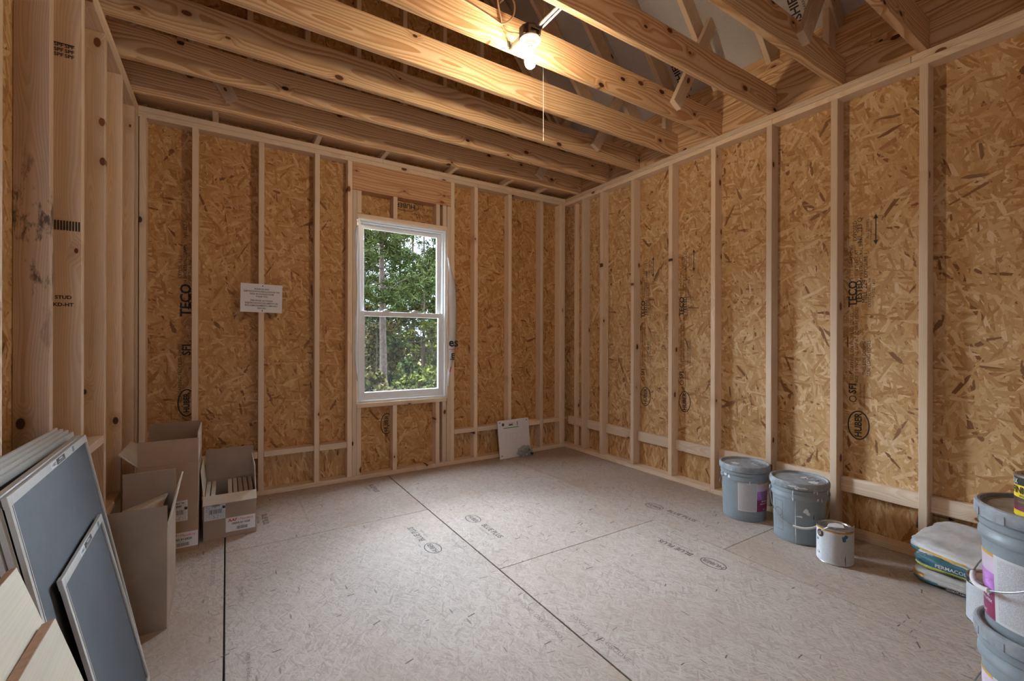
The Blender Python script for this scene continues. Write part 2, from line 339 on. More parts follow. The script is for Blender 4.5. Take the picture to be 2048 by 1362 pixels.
def bar(name, parent, x, y, z, axis='z', mat='spf', bev=0.0025):
    """axis-aligned piece of lumber; x,y,z are (min,max); grain runs along axis"""
    c = Vector(((x[0] + x[1]) / 2, (y[0] + y[1]) / 2, (z[0] + z[1]) / 2)); dx, dy, dz = x[1] - x[0], y[1] - y[0], z[1] - z[0]
    if axis == 'x': d = (dx, dy, dz)
    elif axis == 'y': d = (dy, dx, dz)
    else: d = (dz, dy, dx)
    o = link(name, boxmesh(*d, M[mat], bev), None, parent)
    o.matrix_local = Matrix.Translation(c) @ ROT[axis].to_4x4(); return o
def sheet(name, parent, org, ex, ey, sx, sy, th, mat, bev=0.001):
    """sheet centred at org, in-plane axes ex, ey, thickness th behind the face"""
    ex = Vector(ex).normalized(); ey = Vector(ey).normalized(); ez = ex.cross(ey)
    o = link(name, boxmesh(sx, sy, th, M[mat] if isinstance(mat, str) else mat, bev), None, parent)
    m = Matrix((ex, ey, ez)).transposed().to_4x4(); o.matrix_local = Matrix.Translation(Vector(org) - ez * th / 2) @ m; return o
class MB:
    def __init__(s): s.v = []; s.f = []; s.u = []
    def add(s, vs, fs, us=None):
        b = len(s.v); s.v += [tuple(v) for v in vs]; s.f += [tuple(i + b for i in f) for f in fs]
        s.u += us if us else [(0.5, 0.5)] * len(vs); return s
    def box(s, x, y, z, mt=None):
        vs = [Vector((a, b, c)) for a in x for b in y for c in z]
        if mt is not None: vs = [mt @ v for v in vs]
        return s.add(vs, [(0, 1, 3, 2), (4, 6, 7, 5), (0, 4, 5, 1), (2, 3, 7, 6), (0, 2, 6, 4), (1, 5, 7, 3)])
    def quad(s, a, b, c, d): return s.add([a, b, c, d], [(0, 1, 2, 3)], [(0, 0), (1, 0), (1, 1), (0, 1)])
    def lathe(s, prof, n=48, c=(0, 0, 0), a0=0.0, a1=2 * PI, cap=True):
        full = abs(a1 - a0 - 2 * PI) < 1e-6; m = n if full else n + 1
        vs = []; us = []
        for j, (r, z) in enumerate(prof):
            for i in range(m):
                a = a0 + (a1 - a0) * i / n; vs.append((c[0] + r * math.cos(a), c[1] + r * math.sin(a), c[2] + z)); us.append((i / n, j / max(1, len(prof) - 1)))
        fs = []
        for j in range(len(prof) - 1):
            for i in range(n):
                k = (i + 1) % m; fs.append((j * m + i, j * m + k, (j + 1) * m + k, (j + 1) * m + i))
        if full and cap:
            if prof[0][0] > 1e-5: fs.append(tuple(range(m - 1, -1, -1)))
            if prof[-1][0] > 1e-5: fs.append(tuple((len(prof) - 1) * m + i for i in range(m)))
        return s.add(vs, fs, us)
    def tube(s, pts, r, n=8, closed=False):
        pts = [Vector(p) for p in pts]; rs = r if isinstance(r, (list, tuple)) else [r] * len(pts)
        up = Vector((0, 0, 1)); rings = []
        for i, p in enumerate(pts):
            t = (pts[min(i + 1, len(pts) - 1)] - pts[max(i - 1, 0)]).normalized()
            if i == 0:
                a = t.cross(up) if abs(t.dot(up)) < 0.95 else t.cross(Vector((1, 0, 0)))
            a = (a - t * a.dot(t)).normalized(); b = t.cross(a)
            rings.append([p + (a * math.cos(2 * PI * k / n) + b * math.sin(2 * PI * k / n)) * rs[i] for k in range(n)])
        vs = [v for r_ in rings for v in r_]; fs = []
        for i in range(len(pts) - 1):
            for k in range(n): fs.append((i * n + k, i * n + (k + 1) % n, (i + 1) * n + (k + 1) % n, (i + 1) * n + k))
        fs.append(tuple(range(n - 1, -1, -1))); fs.append(tuple((len(pts) - 1) * n + k for k in range(n)))
        return s.add(vs, fs)
    def build(s, name, mat, parent=None, smooth=False, fix=True):
        me = bpy.data.meshes.new(name); me.from_pydata(s.v, [], s.f); me.materials.append(M[mat] if isinstance(mat, str) else mat)
        uv = me.uv_layers.new(name='UVMap')
        for l in me.loops: uv.data[l.index].uv = s.u[l.vertex_index]
        if fix:
            bm = bmesh.new(); bm.from_mesh(me); bmesh.ops.recalc_face_normals(bm, faces=bm.faces); bm.to_mesh(me); bm.free()
        if smooth:
            for p in me.polygons: p.use_smooth = True
            me.set_sharp_from_angle(angle=math.radians(35))
        return link(name, me, None, parent)
TXT = {}
def textverts(t, size, bold=False, width=1.0):
    k = (t, bold)
    if k not in TXT:
        cu = bpy.data.curves.new('t', 'FONT'); cu.body = t; cu.size = 1.0; cu.resolution_u = 2; cu.align_x = 'CENTER'; cu.align_y = 'CENTER'
        if bold: cu.offset = 0.026
        o = bpy.data.objects.new('t', cu); me = o.to_mesh()
        TXT[k] = ([tuple(v.co) for v in me.vertices], [tuple(p.vertices) for p in me.polygons]); o.to_mesh_clear(); bpy.data.objects.remove(o); bpy.data.curves.remove(cu)
    vs, fs = TXT[k]
    return [(x * size * width, y * size) for x, y, z in vs], fs
def put_text(mb, t, org, r, u, size, lift=0.0006, bold=False, width=1.0):
    r = Vector(r).normalized(); u = Vector(u).normalized(); n = r.cross(u); org = Vector(org) + n * lift
    vs, fs = textverts(t, size, bold, width); mb.add([org + r * x + u * y for x, y in vs], fs); return mb
def wrap_text(mb, t, ang, z, rad, size, lift=0.0006, bold=False, width=1.0, vertical=False):
    vs, fs = textverts(t, size, bold, width); out = []
    for x, y in vs:
        if vertical: x, y = -y, x
        R = (rad(z + y) if callable(rad) else rad) + lift; a = ang + x / R
        out.append((R * math.cos(a), R * math.sin(a), z + y))
    mb.add(out, fs); return mb
def ring(mb, org, r, u, a, b, th, n=40, lift=0.0006):
    r = Vector(r).normalized(); u = Vector(u).normalized(); nn = r.cross(u); org = Vector(org) + nn * lift
    vs = []
    for i in range(n):
        t = 2 * PI * i / n
        for k in (1.0, 0.0): vs.append(org + r * math.cos(t) * (a - th * (1 - k)) + u * math.sin(t) * (b - th * (1 - k)))
    fs = [(2 * i, 2 * ((i + 1) % n), 2 * ((i + 1) % n) + 1, 2 * i + 1) for i in range(n)]
    mb.add(vs, fs); return mb
def huber(mb, org, r, u, a, b, size, lift=0.0006):
    ring(mb, org, r, u, a, b, a * 0.085, lift=lift)
    put_text(mb, 'HUBER', org, r, u, size, lift, True, 0.92)
    return mb
# ------------------------------------------------------------------ setting: floor
def poly_sheet(name, parent, org, ex, ey, pts, th, mat):
    ex = Vector(ex).normalized(); ey = Vector(ey).normalized(); ez = ex.cross(ey); n = len(pts); mb = MB()
    mb.add([(a, b, 0) for a, b in pts] + [(a, b, -th) for a, b in pts], [tuple(range(n)), tuple(range(2 * n - 1, n - 1, -1))] + [(i, i + n, (i + 1) % n + n, (i + 1) % n) for i in range(n)])
    o = mb.build(name, mat, parent); o.matrix_local = Matrix.Translation(Vector(org)) @ Matrix((ex, ey, ez)).transposed().to_4x4(); return o
def prints(name, parent, mb, mat='ink'):
    o = mb.build(name, mat, None, fix=False); o.parent = parent; o.matrix_parent_inverse = parent.matrix_basis.inverted() if parent.parent is None else (parent.parent.matrix_basis @ parent.matrix_basis).inverted(); return o
floor = struct('floor')
X1 = -0.0074; SW = 1.2065
bar('floor_deck', floor, (-0.65, 3.36), (YF, 4.02), (-0.06, -0.012), 'x', 'teal', 0)
FP = []
rows = [(X1 - SW, X1, [1.15, 3.56]), (X1, X1 + SW, [0.557, 2.970]), (X1 + SW, X1 + 2 * SW, [-0.415, 1.998]), (X1 + 2 * SW, X1 + 3 * SW, [-0.91, 1.502])]
for ri, (xa, xb, cuts) in enumerate(rows):
    xa, xb = max(xa, -0.65), min(xb, 3.36); ys = [YF] + cuts + [4.02]
    for a, b in zip(ys[:-1], ys[1:]):
        if b - a < 0.02: continue
        o = sheet('floor_panel', floor, ((xa + xb) / 2, (a + b) / 2, 0), (0, 1, 0), (-1, 0, 0), b - a - 0.0035, xb - xa - 0.007, 0.018, 'floor', 0.0012)
        FP.append((xa, xb, a, b, o))
def panel_at(x, y):
    for xa, xb, a, b, o in FP:
        if xa <= x <= xb and a <= y <= b: return o
FL = {}; FF = {}
def fl(x, y): return FL.setdefault(panel_at(x, y), MB())
def ff(x, y): return FF.setdefault(panel_at(x, y), MB())
E_ = (1, 0, 0)
def floor_logo(ox, oy, tx, ty, sgn):
    """HUBER oval and BLUE PLUS running along the sheet"""
    r, u = (0, sgn, 0), (-sgn, 0, 0); mb = fl(ox, oy)
    huber(mb, (ox, oy, 0), r, u, 0.072, 0.047, 0.042); put_text(mb, 'BLUE PLUS', (tx, ty, 0), r, u, 0.052, bold=True, width=0.92)
    put_text(mb, 'FLOOR PANELS', (tx + sgn * 0.044, ty + sgn * -0.02, 0), r, u, 0.019, width=0.95)
floor_logo(1.390, 2.655, 1.402, 2.425, -1)
floor_logo(1.000, 2.405, 0.985, 2.635, 1)
floor_logo(2.600, 2.160, 2.618, 1.945, -1)
floor_logo(2.200, 1.435, 2.186, 1.665, 1)
put_text(fl(1.0, 3.62), 'BLUE PLUS', (1.0, 3.63, 0), (0, -1, 0), E_, 0.05, bold=True, width=0.9); put_text(fl(1.0, 3.6), 'FLOOR PANELS', (0.955, 3.63, 0), (0, -1, 0), E_, 0.018)
put_text(fl(0.2, 3.4), 'BLUE PLUS', (0.215, 3.39, 0), (0, -1, 0), E_, 0.045, bold=True, width=0.9); put_text(fl(0.2, 3.4), 'FLOOR PANELS', (0.175, 3.39, 0), (0, -1, 0), E_, 0.02)
for (x, y, t, sg, sz) in [(0.455, 3.42, 'SELF GAPPING PROFILED EDGES  SPACE 1/8 INCH', -1, 0.022), (0.45, 2.35, 'SPACE 1/8 INCH', -1, 0.02),
                          (-0.057, 2.80, 'TONGUE AND GROOVE IS NOT', 1, 0.03), (0.06, 2.45, 'SQUARE EDGE', 1, 0.024), (0.07, 1.9, 'SPACE 1/8 INCH', 1, 0.024),
                          (1.14, 2.35, 'SELF GAPPING PROFILED', 1, 0.022), (1.135, 1.55, 'TONGUE AND GROOVE', 1, 0.034), (1.265, 1.33, 'TONGUE AND GROOVE', -1, 0.034),
                          (1.27, 2.7, 'SPACE 1/8 INCH', -1, 0.018), (1.75, 1.62, 'THE PANELS TO BE', -1, 0.028), (2.34, 1.25, 'SELF GAPPING PROFILED EDGES', 1, 0.02), (2.34, 0.75, 'TONGUE AND GROOVE', 1, 0.024),
                          (2.47, 1.0, 'SQUARE EDGES', -1, 0.02), (1.78, 2.5, 'THIS SIDE DOWN', -1, 0.02), (2.34, 1.75, 'SPACE 1/8 INCH', 1, 0.017)]:
    put_text(ff(x, y), t, (x, y, 0), (0, sg, 0), (-sg, 0, 0), sz * .9)
for xs in (X1, X1 + SW, X1 + 2 * SW):
    for k in range(11):
        yy = 0.35 + 0.332 * k
        if yy < 3.9:
            for sd in (-1, 1):
                p = ff(xs + sd * 0.03, yy)
                put_text(p, 'I', (xs + sd * 0.03, yy + 0.02 * sd, 0), (0, 1, 0), (-1, 0, 0), 0.045)
rd = random.Random(11)
for k in range(150):                                   # short ink dashes of the nailing pattern
    x, y = rd.uniform(-0.1, 3.1), rd.uniform(0.45, 3.8)
    if panel_at(x, y) is None: continue
    L, wd, a = rd.uniform(.018, .042), rd.uniform(.003, .006), rd.gauss(0.1, .22); ca_, sa_ = math.cos(a), math.sin(a)
    (fl if k % 3 else ff)(x, y).add([(x + ca_ * u_ - sa_ * v_, y + sa_ * u_ + ca_ * v_, .0006) for u_, v_ in ((-L / 2, -wd / 2), (L / 2, -wd / 2), (L / 2, wd / 2), (-L / 2, wd / 2))], [(0, 1, 2, 3)])
for pnl, mb in FL.items(): prints('printed_lettering', pnl, mb, 'ink_grey')
for pnl, mb in FF.items(): prints('printed_lettering', pnl, mb, 'ink_faint')
# ------------------------------------------------------------------ window wall (back)
wb = struct('wall_back')
ZT, ZP = H - 2 * T, T
yy = (YB, YB + D)
for a, b in ((-0.60, 1.46), (1.462, 3.294)): bar('bottom_plate', wb, (a, b), yy, (0, T), 'x')
for a, b in ((-0.60, 2.09), (2.092, 3.294)): bar('top_plate', wb, (a, b), yy, (ZT, ZT + T - .001), 'x')
for a, b in ((-0.51, 1.15), (1.152, 3.294)): bar('top_plate', wb, (a, b), yy, (ZT + T, H), 'x')
for x in (-0.505, -0.213, 0.2015, 0.598, 0.855, 1.803, 2.056, 2.4545, 2.862, 3.125, 3.165): bar('stud', wb, (x, x + T), yy, (T, ZT))
bar('stud', wb, (-0.58, -0.51), yy, (T, ZT))
for x0, x1, z1 in ((0.8945, 0.930, 2.47), (1.765, 1.802, 2.47)): bar('jack_stud', wb, (x0, x1), yy, (T, z1))
bar('header', wb, (0.8945, 1.802), (YB, YB + 0.04), (2.472, ZT), 'x', 'lvl'); bar('header', wb, (0.8945, 1.802), (YB + 0.045, YB + D), (2.472, ZT), 'x', 'lvl')
bar('head_plate', wb, (0.931, 1.764), yy, (2.241, 2.276), 'x'); bar('sill_plate', wb, (0.931, 1.764), yy, (0.614, 0.652), 'x')
for x in (0.931, 1.244, 1.652, 1.719):
    bar('cripple_stud', wb, (x, x + T), yy, (2.277, 2.471)); bar('cripple_stud', wb, (x, x + T), yy, (T, 0.613))
for a, b in ((-0.465, -0.214), (-0.174, 0.2005), (0.2405, 0.597), (0.637, 0.854), (1.842, 2.055), (2.095, 2.4535), (2.4935, 2.861), (2.901, 3.124)):
    bar('fire_block', wb, (a + .001, b - .001), yy, (0.292 + random.uniform(-.006, .006), 0.336), 'x')
YO = YB + D
def osbx(a, b, z0, z1, mat='osb_shaded', nm='sheathing_panel', par=wb, y=YO):
    return sheet(nm, par, ((a + b) / 2, y, (z0 + z1) / 2), (0, 0, 1), (-1, 0, 0), z1 - z0 - .002, b - a - .002, 0.011, mat)
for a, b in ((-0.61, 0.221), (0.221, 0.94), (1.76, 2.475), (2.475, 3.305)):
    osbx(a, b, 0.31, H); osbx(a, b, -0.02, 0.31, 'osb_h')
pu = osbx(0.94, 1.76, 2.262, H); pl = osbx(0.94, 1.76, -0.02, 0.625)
left_panel = [o for o in wb.children if o.name.startswith('sheathing_panel')][0]
mb = MB(); rz, ux = (0, 0, 1), (-1, 0, 0)
huber(mb, (-0.245, YO, 0.735), rz, ux, 0.10, 0.055, 0.05); put_text(mb, 'SFI', (-0.245, YO, 1.12), rz, ux, 0.07, bold=True)
put_text(mb, 'TECO', (-0.25, YO, 1.48), rz, ux, 0.09, bold=True); put_text(mb, 'TESTED', (-0.222, YO, 1.48), rz, ux, 0.04, bold=True)
for i, (t, z) in enumerate((('EXPOSURE 1', 1.72), ('24/16 SHEATHING SPAN', 1.72), ('7/16 INCH', 1.74), ('SELF GAPPING PROFILED EDGES', 0.95), ('NIL 223', 1.98))):
    put_text(mb, t, (-0.285 + 0.03 * (i % 3), YO, z), rz, ux, 0.03)
prints('printed_lettering', left_panel, mb, 'ink')
mb = MB(); huber(mb, (1.215, YO, 0.44), rz, ux, 0.095, 0.055, 0.05); prints('printed_lettering', pl, mb, 'ink')
mb = MB(); put_text(mb, 'HUBER', (1.385, YO, 2.435), (-1, 0, 0), (0, 0, -1), 0.06, bold=True); put_text(mb, 'THIS SIDE DOWN', (1.60, YO, 2.425), (-1, 0, 0), (0, 0, -1), 0.035)
ring(mb, (1.385, YO, 2.435), (-1, 0, 0), (0, 0, -1), 0.13, 0.05, 0.005); put_text(mb, 'STRENGTH AXIS', (1.55, YO, 2.37), (-1, 0, 0), (0, 0, -1), 0.03); prints('printed_lettering', pu, mb, 'ink')
# gable above the plate
RX, RZ0, SL = 3.25, 3.18, 1.2; XM = 1.345; ZR = RZ0 + SL * (RX - XM)
def rz_at(x): return RZ0 + SL * (RX - x) if x > XM else RZ0 + SL * (x - (2 * XM - RX))
gb = struct('wall_gable')
for x in (-0.30, 0.125, 0.525, 0.925, 1.33, 1.72, 2.12, 2.52, 2.92):
    bar('gable_stud', gb, (x, x + T), (YB, YB + D), (H + .1285, rz_at(x if x < XM else x + T) - 0.03))
CUT = (-0.61, 0.545, 1.349, 2.14, 3.34)
for a, b in zip(CUT[:-1], CUT[1:]):
    pts = [(a, H), (b, H), (b, rz_at(b) + .32), (a, rz_at(a) + .32)]
    if a < XM < b: pts.insert(3, (XM, ZR + .32))
    # sheet frame: ex up, ey = -x
    poly_sheet('sheathing_panel', gb, (0, YO, 0), (0, 0, 1), (-1, 0, 0), [(z, -x) for x, z in pts], 0.011, 'osb_shaded')
gp = [o for o in gb.children if o.name.startswith('sheathing_panel')]
for o, x in ((gp[0], 0.40), (gp[1], 0.78), (gp[2], 1.60), (gp[3], 2.4)):
    mb = MB()
    for k, t in enumerate(('EXPOSURE 1', 'TECO TESTED', '24/16 SPAN')): put_text(mb, t, (x + 0.045 * k, YO, 3.9), rz, ux, 0.05, bold=k == 1); put_text(mb, t, (x + 0.045 * k, YO, 3.35), rz, ux, 0.045)
    prints('printed_lettering', o, mb, 'ink')
# ------------------------------------------------------------------ right wall
wr = struct('wall_right'); xx = (XR, XR + D); XO = XR + D
bar('bottom_plate', wr, xx, (YF, 1.9), (0, T), 'y'); bar('bottom_plate', wr, xx, (1.902, YB), (0, T), 'y')
bar('top_plate', wr, xx, (1.653, YB), (ZT, ZT + T - .001), 'y'); bar('top_plate', wr, xx, (YF, 1.651), (ZT, ZT + T - .001), 'y')
bar('top_plate', wr, xx, (YF, 0.9), (ZT + T, H), 'y'); bar('top_plate', wr, xx, (0.902, YB), (ZT + T, H), 'y')
RS = [-1.6, -1.19, -0.79, -0.38, 0.02, 0.425, 0.828, 1.255, 1.653, 2.081, 2.481, 2.906, 3.321, 3.600]
for y in RS: bar('stud', wr, xx, (y, y + T), (T, ZT))
bar('stud', wr, (XR + .045, XO), (3.77, 3.808), (T, ZT))
for a, b in zip(RS[:-1], RS[1:]): bar('fire_block', wr, (XR + 0.05, XR + 0.088), (a + T + .001, b - .001), (0.256, 0.346), 'y')
bar('fire_block', wr, (XR + 0.05, XR + 0.088), (3.64, YB), (0.256, 0.346), 'y')
def osby(a, b, z0, z1, mat='osb'): return sheet('sheathing_panel', wr, (XO, (a + b) / 2, (z0 + z1) / 2), (0, 0, 1), (0, 1, 0), z1 - z0 - .002, b - a - .002, 0.011, mat)
RP = []
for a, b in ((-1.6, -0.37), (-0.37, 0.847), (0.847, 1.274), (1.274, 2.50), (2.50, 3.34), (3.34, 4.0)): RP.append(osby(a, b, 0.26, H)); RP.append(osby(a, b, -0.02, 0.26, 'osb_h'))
ry, uy = (0, 0, 1), (0, 1, 0)
def wallprint(pnl, y, dz=0.0, k=1.0):
    mb = MB(); P = lambda t, dy, z, s, **kw: put_text(mb, t, (XO, y - dy * k, z + dz), ry, uy, s * k, **kw)
    huber(mb, (XO, y, 0.675 + dz), ry, uy, 0.09, 0.058, 0.052)
    ring(mb, (XO, y + .03, 0.835 + dz), ry, uy, 0.020, 0.020, 0.005); P('SFI', -0.03, 0.90, 0.055, bold=True); P('CERTIFIED SOURCING', 0.01, 0.865, 0.014); P('WWW.SFIPROGRAM.ORG', 0.03, 0.865, 0.012)
    P('SELF GAPPING ON PROFILED EDGES', -0.035, 1.16, 0.026); P('SPACE 1/8 INCH 1/2 GAP AT SQUARE EDGES', -0.01, 1.16, 0.025)
    P('THIS SIDE DOWN', 0.03, 1.09, 0.026); P('SEAL LONG EDGES', 0.052, 1.09, 0.026)
    P('TECO', -0.03, 1.49, 0.062, bold=True); P('TESTED', 0.002, 1.50, 0.042, bold=True); P('MILL 229', 0.03, 1.50, 0.038); P('CRYSTAL HILL, VA', 0.055, 1.49, 0.022); P('12-13-22 13:21', 0.075, 1.51, 0.020)
    P('PS 2-10 SHEATHING', -0.04, 1.68, 0.026); P('7/16 PERF CAT', -0.012, 1.68, 0.026); P('24/16 STRUCTURAL SPAN', 0.012, 1.70, 0.024); P('EXPOSURE 1', 0.036, 1.66, 0.028)
    P('NIL 223 Q', 0.005, 1.88, 0.036); P('EXPOSED', -0.02, 1.88, 0.03); P('ALL STAMPS', 0.045, 1.88, 0.022); P('STRENGTH AXIS', 0.062, 1.87, 0.016)
    ya = y - 0.085 * k
    mb.add([(XO - .0006, ya + a, b + dz) for a, b in ((-.003, 1.80), (.003, 1.80), (.003, 1.94), (-.003, 1.94))], [(0, 1, 2, 3)])
    for zt, sg in ((1.955, 1), (1.785, -1)): mb.add([(XO - .0006, ya + a, zt + sg * b + dz) for a, b in ((-.012, -.02), (.012, -.02), (0, .008))], [(0, 1, 2)])
    prints('printed_lettering', pnl, mb, 'ink')
wallprint(RP[4], 1.173); wallprint(RP[6], 2.417)
wallprint(RP[8], 2.84); wallprint(RP[10], 3.372, -.03)
mb = MB(); P = lambda t, y, z, s, **kw: put_text(mb, t, (XO, y, z), (0, 1, 0), (0, 0, -1), s, **kw)
P('THRU 4-30 Q', 0.775, 0.152, 0.042, bold=True); P('THIS SIDE UP', 0.78, 0.205, 0.02); P('CRYSTAL HILL', 0.745, 0.19, 0.016); P('SHEATHING', 0.69, 0.175, 0.024); P('PS 2-10', 0.645, 0.16, 0.024); P('4-30C', 0.655, 0.135, 0.024, bold=True); P('NIL 223', 0.70, 0.115, 0.028)
mb.add([(XO - .0006, y, z) for y, z in ((.835, .236), (.76, .236), (.76, .232), (.835, .232))], [(0, 1, 2, 3)]); mb.add([(XO - .0006, y, z) for y, z in ((.762, .244), (.762, .224), (.738, .234))], [(0, 1, 2)])
prints('printed_lettering', RP[3], mb, 'ink')
# ------------------------------------------------------------------ left wall
wl = struct('wall_left'); xl = (XL - D, XL)
bar('bottom_plate', wl, xl, (YF, YB), (0, T), 'y')
bar('top_plate', wl, xl, (YF, 2.2), (ZT, ZT + T - .001), 'y'); bar('top_plate', wl, xl, (2.202, YB), (ZT, ZT + T - .001), 'y'); bar('top_plate', wl, xl, (YF, YB + D), (ZT + T, H), 'y')
LS = [-1.5, -1.1, -0.7, -0.3, 0.11, 0.51, 0.92, 1.315, 1.715, 2.131, 2.531, 2.945, 3.353, 3.760, 3.85]
for y in LS: bar('stud', wl, xl, (y, y + T), (T, ZT), 'z', 'spf_stain' if abs(y - 2.131) < .01 else 'spf')
bar('fire_block', wl, xl, (2.570, 2.944), (0.682, 0.72), 'y')
for a, b in ((1.354, 1.714), (1.754, 2.13), (2.17, 2.53), (2.984, 3.352), (3.392, 3.759)): bar('fire_block', wl, xl, (a, b), (0.29, 0.328), 'y')
for a, b in ((-1.6, -0.3), (-0.3, 0.93), (0.93, 2.15), (2.15, 3.37), (3.37, 4.0)):
    sheet('sheathing_panel', wl, (XL - D, (a + b) / 2, H / 2), (0, 0, 1), (0, -1, 0), H, b - a - .002, 0.011, 'osb')
mb = MB(); nf = 2.530
for dx in (0.018, 0.05): 
    for zz, s in ((2.395, .022), (2.375, .022), (2.355, .022)): put_text(mb, 'SPF', (XL - D + dx, nf, zz), (1, 0, 0), (0, 0, 1), 0.020, bold=True)
    mb.add([(XL - D + dx + a, nf - .0006, 2.375 + b) for a, b in ((-.016, .03), (.016, .03), (.016, .027), (-.016, .027))], [(0, 1, 2, 3)])
put_text(mb, 'KD-HT', (XL - .055, nf, 1.335), (1, 0, 0), (0, 0, 1), 0.02, bold=True); put_text(mb, 'STUD', (XL - .055, nf, 1.365), (1, 0, 0), (0, 0, 1), 0.02, bold=True)
for k in range(9): mb.add([(XL - D + .006 + .009 * k + a, nf - .0006, 1.66 + b) for a, b in ((0, -.02), (.0055, -.02), (.0055, .02), (0, .02))], [(0, 1, 2, 3)])
st = [o for o in wl.children if o.name.startswith('stud') and abs(o.location.y - 2.55) < .02][0]; prints('printed_lettering', st, mb, 'ink')
# ------------------------------------------------------------------ wall behind the camera: assumed opening, sized and placed for fill light
wf = struct('wall_front')
bar('header', wf, (XL, XR), (YF - D, YF), (2.35, H), 'x', 'lvl')
bar('floor_sill', wf, (XL, XR), (YF - D, YF - .001), (-.06, 0), 'x')
for a, b in ((XL, -0.45), (0.02, XR)):
    sheet('sheathing_panel', wf, ((a + b) / 2, YF - D, 1.17), (0, 0, 1), (1, 0, 0), 2.35, b - a, 0.011, 'osb')
    for x in (a, b - T): bar('stud', wf, (x, x + T), (YF - D, YF), (T, 2.35))
poly_sheet('sheathing_panel', wf, (0, YF - D, 0), (0, 0, 1), (1, 0, 0), [(H, -0.61), (H, 3.34), (rz_at(3.34) + .32, 3.34), (ZR + .32, XM), (rz_at(-0.61) + .32, -0.61)], 0.011, 'osb')
# ------------------------------------------------------------------ ceiling joists and roof
ce = struct('ceiling')
JY = [3.700, 3.275, 2.878, 2.461, 2.057, 1.645, 1.230, 0.834, 0.42, 0.01, -0.4, -0.8, -1.2, -1.56]
for y in JY: bar('joist', ce, (-0.585, 3.252), (y, y + T), (H, H + RH), 'x', 'syp')
for a, b in zip(JY[1:], JY[:-1]): bar('rim_block', ce, (3.254, 3.292), (a + T / 2, b + T / 2 - .001), (H, H + RH), 'y', 'syp'); bar('rim_block', ce, (-0.6, -0.586), (a + T / 2, b + T / 2 - .001), (H, H + RH), 'y', 'syp')
bar('rim_block', ce, (3.254, 3.292), (3.72, YO), (H, H + RH), 'y', 'syp'); bar('rim_block', ce, (-0.6, -0.586), (3.72, YO), (H, H + RH), 'y', 'syp')
for x in (-0.092, 0.59, 1.125, 1.77, 2.374, 2.80): bar('ladder_block', ce, (x, x + T), (3.739, YO - .001), (H, H + 0.050), 'y')
bar('nailer_board', ce, (-0.585, 3.252), (3.739, YO - .001), (H + 0.0505, H + 0.0885), 'x', 'syp')
rf = struct('roof')
zs = [H + RH, 3.010, 3.061, 3.095, 3.130, 3.178]
for i, (a, b) in enumerate(zip(zs[:-1], zs[1:])):
    c = (2.2, 1.1, 3.0, 0.6, 1.9)[i]
    for ya, yb_ in ((YF, c), (c + .001, YO)):
        bar('plate_board', rf, (3.254 - (0.004 if i % 2 else 0), 3.34), (ya, yb_), (a + .001, b - .001), 'y', 'syp'); bar('plate_board', rf, (-0.66, -0.56), (ya, yb_), (a + .001, b - .001), 'y', 'syp')
e = Vector((-1, 0, SL)).normalized(); n = Vector((SL, 0, 1)).normalized()
el = Vector((1, 0, SL)).normalized(); nl = Vector((-SL, 0, 1)).normalized()
LR = (RX - XM) * math.sqrt(1 + SL * SL)
RY = [3.82] + [y + T + .002 for y in JY]
for y in RY:
    for b0, ee, nn in ((Vector((RX, 0, RZ0)), e, n), (Vector((2 * XM - RX, 0, RZ0)), el, nl)):
        c = b0 + ee * (LR / 2 - .04) + nn * 0.07; c.y = y + T / 2
        o = link('rafter', boxmesh(LR + .06, T, 0.14, M['spf'], 0.003), None, rf)
        ey = nn.cross(ee); o.matrix_local = Matrix.Translation(c) @ Matrix((ee, ey, nn)).transposed().to_4x4()
bar('ridge_board', rf, (XM - T / 2, XM + T / 2), (YF, YO), (ZR + .03, ZR + .2), 'y', 'spf')
W_ = 1.2
for b0, ee, nn in ((Vector((RX, 0, RZ0)), e, n), (Vector((2 * XM - RX, 0, RZ0)), el, nl)):
    for k in range(3):
        s0, s1 = -0.35 + W_ * k, min(-0.35 + W_ * (k + 1), LR + .17)
        for ya, yb_ in ((YF - .1, 0.85), (0.853, 2.9), (2.903, YO + .1)):
            c = b0 + ee * ((s0 + s1) / 2) + nn * 0.141; c.y = (ya + yb_) / 2
            right = nn is n
            # face looks down: ez = -nn
            o = sheet('radiant_panel', rf, c, ee, (-nn).cross(ee), s1 - s0 - .002, yb_ - ya, 0.012, 'foil' if right else 'osb', 0)
            if right and k < 2:
                mb = MB()
                for yc, sc in (((1.512, .165), (2.43, .175)) if k == 0 and ya > .8 and yb_ < 3 else ()):
                    p0 = b0 + ee * sc + nn * 0.141; p0.y = yc; uu = (-nn).cross(ee)
                    put_text(mb, 'TECHSHIELD', p0, ee, uu, 0.075, 0.001, True); put_text(mb, 'RADIANT BARRIER', p0 - uu * 0.055, ee, uu, 0.026, 0.001)
                if mb.v: prints('printed_lettering', o, mb, 'ink')
def webs(y, sgs):
    for sg in sgs:
        d = Vector((0.40 * sg, 0, 0.70)).normalized(); w_ = Vector((0.70, 0, -0.40 * sg)).normalized()
        cx = 2.663 if sg > 0 else 2 * XM - 2.663
        L = 0.86; c = Vector((cx, y, 2.855)) + d * (L / 2)
        o = link('collar_brace', boxmesh(L, T, 0.089, M['spf'], 0.002), None, rf)
        ey = w_.cross(d) ; o.matrix_local = Matrix.Translation(c) @ Matrix((d, ey, w_)).transposed().to_4x4()
for y, sgs in ((3.700, (1, -1)), (2.878, (1,)), (2.057, (1,)), (1.230, (1,)), (0.42, (1, -1)), (-0.4, (1, -1))): webs(y - T / 2 - .001, sgs)
for y in (1.285, 2.52): bar('heel_block', rf, (3.164, 3.253), (y, y + T), (2.985, 3.30), 'z')
